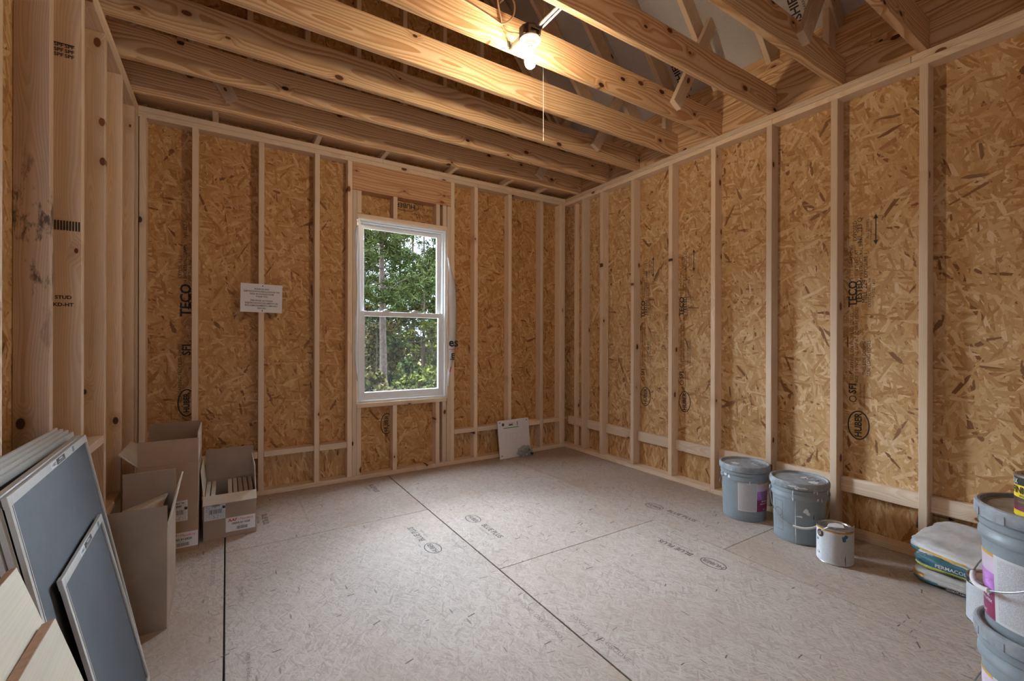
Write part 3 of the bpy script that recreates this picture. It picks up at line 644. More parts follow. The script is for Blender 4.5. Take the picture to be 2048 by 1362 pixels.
for sx in (3.341, -0.691): bar('fascia_board', rf, (sx, sx + .03), (YF - .2, YO + .2), (2.75, 3.6), 'y', 'syp')
for b0, ee, nn in ((Vector((RX, 0, RZ0)), e, n), (Vector((2 * XM - RX, 0, RZ0)), el, nl)):
    c = b0 + ee * ((LR + .25 - .5) / 2) + nn * 0.156; c.y = (YF + YO) / 2
    sheet('light_seal_deck', rf, c, ee, (-nn).cross(ee), LR + .75, YO - YF + .6, 0.02, 'light_seal', 0)  # unseen slab added over the panels to stop sky light leaking in
for sx in (XO + .012, XL - D - .032): bar('light_seal_wall', rf, (sx, sx + .02), (YF - .2, YO + .2), (-.2, 2.9), 'y', 'light_seal')  # unseen outer boards added to keep stray sky light out
# ------------------------------------------------------------------ window
wn = struct('window_1')
WX0, WX1, WZ0, WZ1 = 0.944, 1.764, 0.655, 2.241; WY0, WY1 = 3.926, 4.03
def frame4(mb, x0, x1, z0, z1, y0, y1, w, wt=None, wbm=None):
    wt = wt or w; wbm = wbm or w
    mb.box((x0, x0 + w), (y0, y1), (z0, z1)); mb.box((x1 - w, x1), (y0, y1), (z0, z1)); mb.box((x0 + w, x1 - w), (y0, y1), (z1 - wt, z1)); mb.box((x0 + w, x1 - w), (y0, y1), (z0, z0 + wbm))
def bevelmod(o, wd=0.002): m = o.modifiers.new('b', 'BEVEL'); m.width = wd; m.segments = 2; m.limit_method = 'ANGLE'; return o
m1 = MB(); frame4(m1, WX0, WX1, WZ0, WZ1, WY0, WY1, 0.016); frame4(m1, WX0 + .016, WX1 - .016, WZ0 + .016, WZ1 - .016, WY0 + .03, WY1, 0.014, 0.012, 0.02)
bevelmod(m1.build('window_frame', 'vinyl', wn))
ix0, ix1, iz0, iz1 = WX0 + .030, WX1 - .030, WZ0 + .034, WZ1 - .028; zm = 1.425
m2 = MB(); frame4(m2, ix0, ix1, zm - .02, iz1, 4.000, 4.026, 0.038, 0.036, 0.03); us = bevelmod(m2.build('upper_sash', 'vinyl', wn))
m3 = MB(); frame4(m3, ix0, ix1, iz0, zm + .022, 3.962, 3.992, 0.036, 0.042, 0.048); ls = bevelmod(m3.build('lower_sash', 'vinyl', wn))
MB().box((ix0 + .03, ix1 - .03), (4.010, 4.014), (zm, iz1 - .03)).build('glass_pane', 'glass', us); MB().box((ix0 + .03, ix1 - .03), (3.976, 3.980), (iz0 + .04, zm)).build('glass_pane', 'glass', ls)
MB().quad((ix0 + .01, 4.020, iz0), (ix1 - .01, 4.020, iz0), (ix1 - .01, 4.020, zm - .018), (ix0 + .01, 4.020, zm - .018)).build('insect_netting', 'netting', wn, fix=False)
for x in (1.19, 1.455):
    mb = MB(); mb.box((x - .03, x + .03), (3.955, 3.985), (zm + .022, zm + .028)); mb.lathe([(0.012, 0), (0.012, .012), (0.006, .016)], 16, (x, 3.97, zm + .028)); mb.box((x - .004, x + .035), (3.953, 3.961), (zm + .030, zm + .040)); mb.build('sash_lock', 'vinyl_grey', ls)
# ------------------------------------------------------------------ house wrap showing beside the window
def flap(name, label, pts, bulge, text=None):
    """loose strip of wrap: pts = (x_inner, x_outer, z); curls out of the stud bay"""
    mb = MB(); n = 6; vs = []
    for (xa, xb, z) in pts:
        for k in range(n + 1):
            t = k / n; x = xa + (xb - xa) * t
            vs.append((x, 3.925 - bulge * math.sin(PI * t) - 0.006 * math.sin(z * 23 + t * 4), z))
    fs = [(j * (n + 1) + i, j * (n + 1) + i + 1, (j + 1) * (n + 1) + i + 1, (j + 1) * (n + 1) + i) for j in range(len(pts) - 1) for i in range(n)]
    mb.add(vs, fs); o = mb.build(name, 'wrap', None, True); sm = o.modifiers.new('s', 'SOLIDIFY'); sm.thickness = 0.0008
    tag(o, label, 'house wrap'); return o
fr = flap('house_wrap', 'white plastic house wrap bulging past the right window jamb, with dark letters', [(1.766, 1.769, 1.98), (1.766, 1.80, 1.90), (1.766, 1.848, 1.78), (1.766, 1.866, 1.66), (1.766, 1.868, 1.5), (1.766, 1.866, 1.3), (1.766, 1.862, 1.12), (1.766, 1.835, 1.0), (1.766, 1.81, 0.88), (1.766, 1.786, 0.76)], 0.030)
mb = MB(); rz, ux = (0, 0, 1), (-1, 0, 0)
yw = 3.890
put_text(mb, 'es', (1.822, yw, 1.17), (1, 0, 0), (0, 0, 1), 0.115, 0.0, True); mb.build('lettering', 'ink', fr); mb = MB(); put_text(mb, 'im', (1.812, yw, 1.04), (0, 0, 1), ux, 0.07, 0.0, True)
o = mb.build('lettering', 'ink', fr)
mb = MB(); mb.box((1.775, 1.845), (yw, yw + .001), (1.105, 1.110)); mb.build('printed_rule', 'red', fr); mb = MB(); mb.add([(1.782, yw, .895), (1.79, yw, .89), (1.80, yw, .94), (1.793, yw, .945)], [(0, 1, 2, 3)]); mb.build('lettering', 'red', fr)
flap('house_wrap', 'pale torn strip of house wrap along the left window jamb', [(0.943, 0.925, 2.17), (0.943, 0.898, 2.10), (0.943, 0.897, 1.95), (0.943, 0.915, 1.80), (0.943, 0.925, 1.62), (0.943, 0.915, 1.46), (0.943, 0.897, 1.40), (0.943, 0.896, 1.2), (0.943, 0.90, 1.05), (0.943, 0.915, 0.93), (0.943, 0.938, 0.84)], 0.02)
# ------------------------------------------------------------------ paper sign on the stud
sg = root('paper_sign', 'white printed paper notice pinned across a stud of the window wall', 'sign', (0.2235, YB - .002, 1.5115))
sg.rotation_euler = (0, math.radians(0.9), 0)
MB().box((-0.1395, 0.1395), (-0.0008, 0.0008), (-0.108, 0.108)).build('sheet', 'paper', sg)
mb = MB()
for t, z in (('PLEASE DO NOT', .068), ('SHEETROCK/HVAC/INSULATION IN THIS', .049), ('WALK IN STORAGE ROOM', .030), ('THANK YOU!', .011), ('POR FAVOR, NO PONGA', -.020), ('SHEETROCK/HVAC/AISLAMIENTO EN', -.039), ('ESTE ALMACENAMIENTO AMPLIADO', -.058), ('GRACIAS!', -.077)):
    put_text(mb, t, (0, -.0008, z), (1, 0, 0), (0, 0, 1), 0.0165, bold=True, width=0.80)
mb.build('lettering', 'ink_grey', sg)
for z in (.094, -.096):
    MB().lathe([(0.0045, 0), (0.0045, .002), (0.002, .003)], 12).build('push_pin', 'ink', sg).matrix_local = Matrix.Translation((0.005, -.0008, z)) @ Matrix.Rotation(PI / 2, 4, 'X')
# ------------------------------------------------------------------ white template board leaning on the studs
bd = root('template_board', 'white printed board with a green stripe leaning at the foot of the window wall', 'board', (2.502, 3.832, 0.0))
bd.matrix_world = Matrix.Translation((2.502, 3.834, 0.0)) @ Matrix.Rotation(math.radians(2.7), 4, 'Z') @ Matrix.Rotation(math.radians(-8.2), 4, 'X')
bevelmod(MB().box((-.196, .196), (0, .012), (0.0, .382)).build('panel', 'paper', bd), .004)
MB().box((-.13, .065), (-.0006, 0), (.298, .306)).build('green_stripe', 'green', bd)
mb = MB(); put_text(mb, 'IMPORTANT', (-.03, -.0002, .345), (1, 0, 0), (0, 0, 1), .012); mb.build('lettering', 'brown_print', bd)
for xa, xb, za, zb in ((-.06, -.01, .322, .336), (-.145, -.118, .324, .352), (.045, .052, .315, .358)): MB().box((xa, xb), (-.0006, 0), (za, zb)).build('printed_icon', 'brown_print', bd)
mb = MB()
for x in (-.105, -.03, .045):
    for a, b, c, d in ((x, x + .055, .18, .182), (x, x + .055, .24, .242), (x, x + .002, .18, .24), (x + .053, x + .055, .18, .24)): mb.box((a, b), (-.0006, 0), (c, d))
put_text(mb, 'mm', (.04, -.0002, .155), (1, 0, 0), (0, 0, 1), .022); put_text(mb, 'A B', (-.02, -.0002, .150), (1, 0, 0), (0, 0, 1), .016); mb.build('diagram', 'lilac', bd)
for x, z in ((-.17, .36), (.17, .36), (-.17, .03), (.17, .03)): MB().lathe([(0.006, 0), (0.006, .001)], 12).build('screw_hole', 'ink', bd).matrix_local = Matrix.Translation((x, -.0002, z)) @ Matrix.Rotation(PI / 2, 4, 'X')
hb = root('hardware_bag', 'small clear plastic bag of metal parts resting against the white template board', 'plastic bag', (2.59, 3.80, 0.0))
random.seed(3); bm = bmesh.new(); bmesh.ops.create_icosphere(bm, subdivisions=4, radius=1.0)
for v in bm.verts:
    k = 1 + 0.32 * noise.noise(v.co * 2.3) + 0.14 * noise.noise(v.co * 6); v.co = Vector((v.co.x * .085 * k, v.co.y * .032 * k, v.co.z * .055 * k + .055))
me = bpy.data.meshes.new('film'); bm.to_mesh(me); bm.free(); me.materials.append(M['clear']); link('film', me, None, hb)
for i in range(5):
    a = random.uniform(0, PI); MB().lathe([(0.010, 0), (0.010, .05), (.013, .05), (.013, .056)], 14).build('bracket', 'wire' if i % 2 else 'ink', hb).matrix_local = Matrix.Translation((random.uniform(-.05, .05), random.uniform(-.008, .008), random.uniform(.02, .05))) @ Matrix.Rotation(a, 4, 'Y') @ Matrix.Rotation(.4, 4, 'X')
# ------------------------------------------------------------------ lamp, cable, cord
LX, LY = 1.345, 1.935
lm = root('ceiling_lamp', 'bare lit bulb in a white holder under a dark box between ceiling joists', 'lamp', (LX, LY, H))
mb = MB(); mb.lathe([(0.050, 0.0), (0.052, .012), (.052, .045), (.046, .062), (.030, .070), (0.0, .070)], 8, (0, 0, 0)); 
for a in range(4): mb.box((-.006, .006), (-.006, .006), (.0, .02), Matrix.Rotation(a * PI / 2 + .4, 4, 'Z') @ Matrix.Translation((.056, 0, 0)))
mb.box((-.03, .03), (-.058, -.05), (.02, .03)); mb.box((-.058, -.05), (-.02, .02), (.0, .05)); bevelmod(mb.build('junction_box', 'bronze', lm), .002)
mb = MB(); mb.lathe([(0.0, -.001), (.055, -.001), (.056, -.008), (.050, -.016), (.030, -.022), (.028, -.034), (.022, -.036), (0, -.036)], 40); mb.build('lamp_holder', 'porcelain', lm, True)
mb = MB(); mb.lathe([(.0135, -.030), (.0135, -.034), (.0125, -.036), (.0135, -.038), (.0125, -.041), (.0135, -.044), (.0125, -.047), (.012, -.052)], 24); mb.build('screw_cap', 'galv', lm, True)
prof = [(.012, -.050), (.013, -.060), (.0165, -.074), (.0225, -.088), (.0275, -.102), (.030, -.116), (.0285, -.130), (.0235, -.142), (.015, -.150), (.006, -.1535), (0, -.154)]
MB().lathe(prof, 24).build('bulb', 'bulb', lm, True)
mb = MB(); d0 = Vector((-.045, .120, .012)); d1 = Vector((-.01, -.252, .012))
mb.box((-.046, -.040), (d0.y - .002, d0.y), (-.012, .03)); mb.box((-.064, -.03), (d0.y - .003, d0.y), (.0, .035)); mb.box((-.052, -.046), (.03, d0.y), (-.01, .014)); mb.build('mounting_bracket', 'galv', lm)
mb = MB(); mb.tube([(.015, -.045, .045), (.012, -.25, .04)], .0085, 8); mb.tube([(.034, -.04, .040), (.03, -.25, .036)], .006, 8); mb.box((-.005, .04), (-.253, -.25), (.01, .07)); mb.build('bar_hanger', 'galv', lm)
for a in (0.6, 2.2, 3.9, 5.3): MB().lathe([(.003, -.018), (.003, -.013)], 8, (.045 * math.cos(a), .045 * math.sin(a), 0)).build('screw', 'bronze', lm)
def smooth(pts, n=8):
    out = []; P = [Vector(p) for p in pts]; P = [2 * P[0] - P[1]] + P + [2 * P[-1] - P[-2]]
    for i in range(1, len(P) - 2):
        for k in range(n):
            t = k / n; a, b, c, d = P[i - 1], P[i], P[i + 1], P[i + 2]
            out.append(0.5 * ((2 * b) + (c - a) * t + (2 * a - 5 * b + 4 * c - d) * t * t + (3 * b - a - 3 * c + d) * t ** 3))
    return out + [P[-2]]
CY = 2.049
ck = root('electrical_cable', 'cream electrical cable stapled to the joist face, looping beside the lit bulb', 'cable', (1.2, CY, H + .12))
def rel(p): return [Vector(q) - Vector((1.2, CY, H + .12)) for q in p]
MB().tube(smooth(rel([(0.50, CY, 2.925), (0.80, CY, 2.930), (1.00, CY, 2.922), (1.13, CY, 2.905), (1.215, CY - .001, 2.888), (1.235, CY - .004, 2.886), (1.262, CY - .012, 2.90), (1.298, CY - .02, 2.945), (1.305, CY - .02, 3.01), (1.28, CY, 3.06), (1.26, CY + .06, 3.05)])), .0052, 8).build('sheath', 'cable', ck, True)
MB().tube(smooth(rel([(1.235, CY - .002, 2.886), (1.228, CY - .004, 2.92), (1.212, CY - .004, 2.98), (1.205, CY - .002, 3.04), (1.20, CY + .04, 3.06)])), .0052, 8).build('sheath', 'cable', ck, True)
MB().tube(smooth(rel([(1.236, CY, 2.884), (1.262, CY - .006, 2.858), (1.30, CY - .05, 2.835), (1.33, LY + .03, 2.83)])), .0035, 8).build('wire_lead', 'cable', ck, True)
MB().box((.028, .046), (-.008, .006), (-.020, -.014)).build('staple', 'galv', ck)
pc = root('pull_cord', 'thin white string hanging from the attic in front of a joist', 'string', (1.70, 2.30, 3.3))
MB().tube([(0, 0, 0.9), (.004, -.01, 0.2), (.0, 0, -.30), (.003, 0, -.815)], .0016, 6).build('string', 'white_plastic', pc)
MB().lathe([(.001, 0), (.003, .006), (.003, .016), (.001, .02)], 8, (.003, 0, -.83)).build('knot', 'white_plastic', pc)
# ------------------------------------------------------------------ cardboard boxes and filters
def carton(name, label, x0, x1, y0, y1, h, flaps, out='card', inn='card_in_lit', th=0.005):
    """open carton; flaps: side -> (length, angle from vertical outward, skew)"""
    w_, d_ = x1 - x0, y1 - y0; r = root(name, label, 'box', (x0, y0, 0)); th2 = th
    mb = MB(); mb.box((0, w_), (0, th), (0, h)); mb.box((0, w_), (d_ - th, d_), (0, h)); mb.box((0, th), (th, d_ - th), (0, h)); mb.box((w_ - th, w_), (th, d_ - th), (0, h)); mb.box((th, w_ - th), (th, d_ - th), (0, th))
    bevelmod(mb.build('carton_body', out, r), .0012)
    for sd, (L, ang, cut, mat) in flaps.items():
        a = math.radians(ang); f = MB(); n = 6
        wd = w_ if sd in 'fb' else d_
        for k in range(n): 
            t0, t1 = k / n, (k + 1) / n
            g_ = 0.0 if sd in 'fb' else .009; i0, i1 = g_ + cut * t0, g_ + cut * t1
            f.add([(i0, th * .5 + 0, L * t0), (wd - i0, th * .5, L * t0), (wd - i1, th * .5, L * t1), (i1, th * .5, L * t1), (i0, -th * .5, L * t0), (wd - i0, -th * .5, L * t0), (wd - i1, -th * .5, L * t1), (i1, -th * .5, L * t1)],
                  [(0, 1, 2, 3), (7, 6, 5, 4), (0, 3, 7, 4), (1, 5, 6, 2)] + ([(3, 2, 6, 7)] if k == n - 1 else []))
        o = f.build('flap', mat or out, r)
        # local: x along the edge, z up; outward = -y for the front flap
        m0 = {'f': Matrix.Translation((0, th / 2, h)), 'b': Matrix.Translation((w_, d_ - th / 2, h)) @ Matrix.Rotation(PI, 4, 'Z'), 'l': Matrix.Translation((th / 2, d_, h)) @ Matrix.Rotation(-PI / 2, 4, 'Z'), 'r': Matrix.Translation((w_ - th / 2, 0, h)) @ Matrix.Rotation(PI / 2, 4, 'Z')}[sd]
        o.matrix_local = m0 @ Matrix.Rotation(a, 4, 'X')
    return r
A = carton('cardboard_box', 'tall open cardboard box nearest the leaning screens, front face plain', -0.400, -0.206, 2.32, 2.68, 0.41, {'f': (0.098, 0, 0.0, None), 'b': (0.165, -2, 0.0, None), 'l': (0.17, -72, 0.0, 'card_in_lit'), 'r': (0.165, 12, 0.06, 'card_in_lit')}, 'card_grey')
B = carton('cardboard_box', 'tallest brown cardboard box at the back corner, flap torn outward', -0.405, -0.136, 3.109, 3.55, 0.50, {'f': (0.135, 0, 0.0, None), 'b': (0.17, -4, 0.0, None), 'l': (0.115, 48, 0.02, 'card_in_lit'), 'r': (0.16, 0, 0.02, 'card_in_lit')})
Cb = carton('cardboard_box', 'low open cardboard box with red lettering beside the window-wall studs', -0.116, 0.156, 3.20, 3.60, 0.262, {'f': (0.075, 118, 0.0, 'card_in_lit'), 'b': (0.20, -3, 0.0, None), 'l': (0.15, 6, 0.03, 'card_in_lit'), 'r': (0.15, -2, 0.0, 'card_in_lit')}, 'card_grey')
def box_labels(r, w_, num, sx, sz, lx, lz, yy=0.0):
    e = -.0006
    MB().quad((sx, e, sz), (sx + .105, e, sz), (sx + .105, e, sz + .115), (sx, e, sz + .115)).build('shipping_label', 'sticker', r, fix=False)
    mb = MB(); mb.quad((sx + .02, e * 2, sz + .035), (sx + .09, e * 2, sz + .035), (sx + .09, e * 2, sz + .06), (sx + .02, e * 2, sz + .06)); mb.build('barcode', 'barcode', r, fix=False)
    mb = MB(); put_text(mb, '90.270 0 - 00', (sx + .062, e, sz + .10), (1, 0, 0), (0, 0, 1), .010, bold=True); put_text(mb, '000000', (sx + .058, e, sz + .083), (1, 0, 0), (0, 0, 1), .013, bold=True); mb.add([(sx + a, e * 2, sz + b) for a, b in ((.09, .062), (.104, .062), (.104, .077), (.09, .077))], [(0, 1, 2, 3)]); mb.build('lettering', 'ink', r, fix=False)
    MB().quad((lx, e, lz), (lx + .155, e, lz), (lx + .155, e, lz + .085), (lx, e, lz + .085)).build('brand_label', 'paper', r, fix=False)
    mb = MB(); put_text(mb, 'AAF', (lx + .036, e, lz + .068), (1, 0, 0), (.12, 0, 1), .026, .0008, True); put_text(mb, 'Flanders', (lx + .108, e, lz + .068), (1, 0, 0), (.35, 0, 1), .022, .0008, False, .95); mb.add([(lx + a, e * 2, lz + b) for a, b in ((.066, .058), (.067, .058), (.067, .078), (.066, .078))], [(0, 1, 2, 3)]); mb.build('lettering', 'red', r, fix=False)
    mb = MB(); put_text(mb, num, (lx + .078, e, lz + .046), (1, 0, 0), (0, 0, 1), .017, .0008, True); put_text(mb, 'SUPER PLEAT', (lx + .078, e, lz + .033), (1, 0, 0), (0, 0, 1), .006, .0008); mb.build('lettering', 'ink', r, fix=False)
    MB().quad((lx + .055, e * 2, lz + .008), (lx + .115, e * 2, lz + .008), (lx + .115, e * 2, lz + .027), (lx + .055, e * 2, lz + .027)).build('barcode', 'barcode', r, fix=False)
box_labels(Cb, .27, '10055.011020', .005, .118, .112, .030)
box_labels(B, .27, '10055.012020', .115, .175, .113, .025)
def air_filter(x, y0, y1, z1, label, t=.022, lean=0.0):
    f = root('air_filter', label, 'air filter', (x, y0, .006), 'pleated filters packed in the cartons'); L = y1 - y0; z1 -= .006
    mb = MB(); mb.box((0, t), (0, .012), (0, z1)); mb.box((0, t), (L - .012, L), (0, z1)); mb.box((0, t), (.012, L - .012), (z1 - .012, z1)); mb.box((0, t), (.012, L - .012), (0, .012)); bevelmod(mb.build('cardboard_frame', 'card_in_lit', f), .001)
    mb = MB(); k = 24
    vs = []
    for i in range(k + 1):
        xx_ = .004 if i % 2 else t - .004; yv = .012 + (L - .024) * i / k; vs += [(xx_, yv, .012), (xx_, yv, z1 - .012)]
    mb.add(vs, [(2 * i, 2 * i + 2, 2 * i + 3, 2 * i + 1) for i in range(k)]); mb.build('pleated_media', 'paper', f); return f
ordn = ['first', 'second', 'third', 'fourth', 'fifth', 'sixth', 'seventh']
for i, x in enumerate((-.108, -.080)): air_filter(x, 3.215, 3.585, .250, 'pleated air filter, %s of the two at the left side of the low box' % ordn[i])
for i, x in enumerate((.008, .036, .064, .092, .120)): air_filter(x, 3.215, 3.585, .250, 'pleated air filter, %s from the left in the right-hand row of the low box' % ordn[i])
for i, x in enumerate((-.335, -.305, -.275, -.245)): air_filter(x, 2.34, 2.66, .375, 'brown edged air filter, %s from the left in the tall nearest box' % ordn[i])
# ------------------------------------------------------------------ insect screens leaning on the left wall
def screen(label, BRp, phi, lean, w_, h_, sticker=True, t=.009, rail=.022, group='insect screens leaning on the left wall'):
    s = root('window_screen', label, 'window screen', (0, 0, 0), group)
    u = Vector((math.sin(phi), -math.cos(phi), 0)); out = Vector((math.cos(phi), math.sin(phi), 0)); v = Vector((0, 0, 1)) * math.cos(lean) - out * math.sin(lean); nn = v.cross(u)
    if nn.dot(out) < 0: nn = -nn
    m = Matrix((-u, v, nn)).transposed().to_4x4(); m.translation = Vector(BRp); s.matrix_world = m
    # local: x from the right edge towards negative = left; here x in [-w,0]
    mb = MB()
    for x, y in (((-rail, 0), (0, h_)), ((-w_, -w_ + rail), (0, h_)), ((-w_ + rail, -rail), (h_ - rail, h_)), ((-w_ + rail, -rail), (0, rail))): mb.box(x, y, (-t, 0)); 
    for x, y in (((-rail * .8, -rail * .62), (rail, h_ - rail)), ((-w_ + rail * .62, -w_ + rail * .8), (rail, h_ - rail))): mb.box(x, y, (0, .0012))
    bevelmod(mb.build('screen_frame', 'alu', s), .0012)
    MB().box((-w_ + rail * .8, -rail * .8), (rail * .8, h_ - rail * .8), (-.0050, -.0042)).build('mesh', 'mesh', s)
    for cx in (0, -w_):
        for cy in (0, h_): MB().box((cx - .001 if cx else -.024, cx + .024 if cx else .001), (cy - .001 if not cy else h_ - .024, cy + .024 if not cy else h_ + .001), (-t - .0006, -.0006)).build('corner_key', 'alu', s)
    if sticker:
        c = -w_ * .47; e = .0006
        MB().quad((c + .10, h_ - .019, e), (c + .15, h_ - .019, e), (c + .15, h_ - .003, e), (c + .10, h_ - .003, e)).build('paper_sticker', 'sticker', s, fix=False)
        MB().quad((c + .15, h_ - .019, e), (c + .175, h_ - .019, e), (c + .175, h_ - .003, e), (c + .15, h_ - .003, e)).build('paper_sticker', 'teal_print', s, fix=False)
        MB().quad((c - .03, h_ - .019, e), (c + .06, h_ - .019, e), (c + .06, h_ - .003, e), (c - .03, h_ - .003, e)).build('warning_sticker', 'ink', s, fix=False)
        mb = MB(); put_text(mb, 'WARNING', (c + .015, h_ - .008, e), (1, 0, 0), (0, 1, 0), .008, .0006, True); put_text(mb, 'SCREEN WILL NOT STOP CHILD', (c + .015, h_ - .0145, e), (1, 0, 0), (0, 1, 0), .0045, .0006); mb.build('lettering', 'paper', s, fix=False)
        MB().quad((c - .085, h_ - .019, e), (c - .03, h_ - .019, e), (c - .03, h_ - .003, e), (c - .085, h_ - .003, e)).build('paper_sticker', 'paper', s, fix=False)
        mb = MB(); put_text(mb, '4 48022', (c - .057, h_ - .011, e), (1, 0, 0), (0, 1, 0), .012, .0006, True); mb.build('lettering', 'ink', s, fix=False)
    return s
ph, le = math.radians(2.06), math.radians(10.8)
screen('big grey insect screen, frontmost of the tall leaning stack', (-.259, 2.156, .0), ph, le, .770, .871)
def back(off, dy): return (-.259 - off * .98, 2.156 + dy - off * .035, 0)
screen('second insect screen, just behind the frontmost big one', back(.0125, -.012), ph, le, .775, .872, False)
screen('third insect screen from the front of the leaning stack', back(.025, .006), ph, le, .80, .868, False)
for nm, xb_, y_, ln_, w_, h_ in (('insect screen showing a dark mesh band, leading the rear group of the stack', -.425, 2.24, 3.15, .90, .856), ('insect screen with pale rail, second in the rear group', -.438, 2.225, 2.95, .92, .866),
        ('insect screen with pale rail, third in the rear group', -.451, 2.205, 2.7, .95, .874), ('rearmost insect screen, against the left wall studs', -.464, 2.185, 2.45, .95, .882)):
    screen(nm, (xb_, y_, 0), math.radians(.5), math.radians(ln_), w_, h_, False, .0078)
screen('small insect screen with stickers leaning on the biggest screen', (-.225, 2.010, .0), math.radians(2.0), math.radians(12.0), .505, .622)
# ------------------------------------------------------------------ cabinet panels
def cab_panel(label, BRp, phi, lean, w_, h_, t=.018):
    s = root('cabinet_panel', label, 'board', (0, 0, 0))
    u = Vector((math.sin(phi), -math.cos(phi), 0)); out = Vector((math.cos(phi), math.sin(phi), 0)); v = Vector((0, 0, 1)) * math.cos(lean) - out * math.sin(lean); nn = v.cross(u)
    if nn.dot(out) < 0: nn = -nn
    m = Matrix((-u, v, nn)).transposed().to_4x4(); m.translation = Vector(BRp); s.matrix_world = m
    bevelmod(MB().box((-w_, 0), (0, h_), (-t, 0)).build('panel', 'maple_edge', s), .0008)
    MB().box((-w_ + .0006, -.0006), (.0006, h_ - .0006), (0, .0008)).build('veneer_face', 'maple', s); return s
cab_panel('pale maple board with brown edge, the taller and rear of two', (-.132, 1.300, 0), math.radians(1.75), math.radians(17), .60, .768, .014)
cab_panel('pale maple board with brown edge, the shorter and front of two', (-.110, 1.272, 0), math.radians(.75), math.radians(16.5), .60, .651, .020)
# ------------------------------------------------------------------ pails
def rbody(z): return 0.131 + 0.012 * z / 0.36
def pail(label, c, z0, cam_a, lid_mat='grey_lid'):
    p = root('paint_pail', label, 'pail', (c[0], c[1], z0), None)
    pr = [(0.0, .004), (.126, .004), (.128, 0), (rbody(0), .004)] + [(rbody(z), z) for z in (.02, .12, .22, .258)]
    pr += [(.1465, .260), (.1480, .264), (.1480, .278), (.1440, .284), (.1440, .296), (.1475, .300), (.1480, .304), (.1480, .318), (.1440, .322), (.1440, .345), (.140, .347), (.139, .330), (0, .330)]
    MB().lathe(pr, 72).build('pail_body', 'grey_plastic', p, True)
    pl = [(.1450, .328), (.1545, .326), (.1560, .330), (.1565, .352), (.1540, .362), (.1490, .365), (.1435, .364), (.1405, .360), (.1395, .3545), (.1330, .3525), (.1310, .3565), (.1290, .3565), (.1275, .3535), (0, .3535)]
    lid = MB().lathe(pl, 72).build('lid', lid_mat, p, True)
    for k in range(12):
        a = 2 * PI * k / 12; MB().box((.1555, .1575), (-.010, .010), (.327, .350), Matrix.Rotation(a, 4, 'Z')).build('lid_tab', lid_mat, lid)
    return p
def bail(p, hang, drop=.165, zp=.290, R=.152, grip=True, t0=0.0):
    pts = []
    for k in range(25):
        t = -PI / 2 + PI * k / 24; q = math.cos(t); rr_ = R + .006 * q
        # the hanging wire leans on the pail side
        pts.append((rr_ * math.cos(hang + t), rr_ * math.sin(hang + t), zp - drop * q ** .75 if q > 1e-6 else zp))
    h = MB().tube(pts, .0022, 8).build('bail_handle', 'wire', p, True)
    for s in (-1, 1):
        a = hang + s * PI / 2; m = Matrix.Translation((.1475 * math.cos(a), .1475 * math.sin(a), zp)) @ Matrix.Rotation(a, 4, 'Z') @ Matrix.Rotation(PI / 2, 4, 'Y')
        MB().lathe([(.0, -.002), (.014, -.002), (.014, .006), (.008, .010), (.0, .010)], 18).build('handle_ear', 'grey_plastic', h, True).matrix_local = m
    if grip:
        i0, i1 = 9, 15; sh = int(round(t0 / (PI / 24))); seg = pts[i0 + sh:i1 + sh + 1]
        MB().tube(seg, .0070, 12).build('grip', 'white_plastic', h, True)
    return h
def patch(p, name, mat, a0, a1, z0, z1, rad=rbody, lift=.0009, n=24):
    m = 3; pr = [(rad(z0 + (z1 - z0) * k / m) + lift, z0 + (z1 - z0) * k / m) for k in range(m + 1)]
    return MB().lathe(pr, n, a0=a0, a1=a1, cap=False).build(name, mat, p, True, False)
def blob(p, name, mat, a, z, sa, sz, rad=rbody, seed=1, lift=.0012, n=22):
    rnd = random.Random(seed); ph_ = [rnd.uniform(0, 6.28) for _ in range(4)]; vs = []
    R = rad(z) if callable(rad) else rad
    vs.append(((R + lift) * math.cos(a), (R + lift) * math.sin(a), z))
    for i in range(n):
        t = 2 * PI * i / n; k = 1 + .28 * math.sin(2 * t + ph_[0]) + .2 * math.sin(3 * t + ph_[1]) + .12 * math.sin(5 * t + ph_[2])
        dz = sz * k * math.sin(t); da = sa * k * math.cos(t) / R; Rz = (rad(z + dz) if callable(rad) else rad) + lift
        vs.append((Rz * math.cos(a + da), Rz * math.sin(a + da), z + dz))
    mb = MB(); mb.add(vs, [(0, i + 1, (i + 1) % n + 1) for i in range(n)]); return mb.build(name, mat, p, False, False)
dg = math.radians
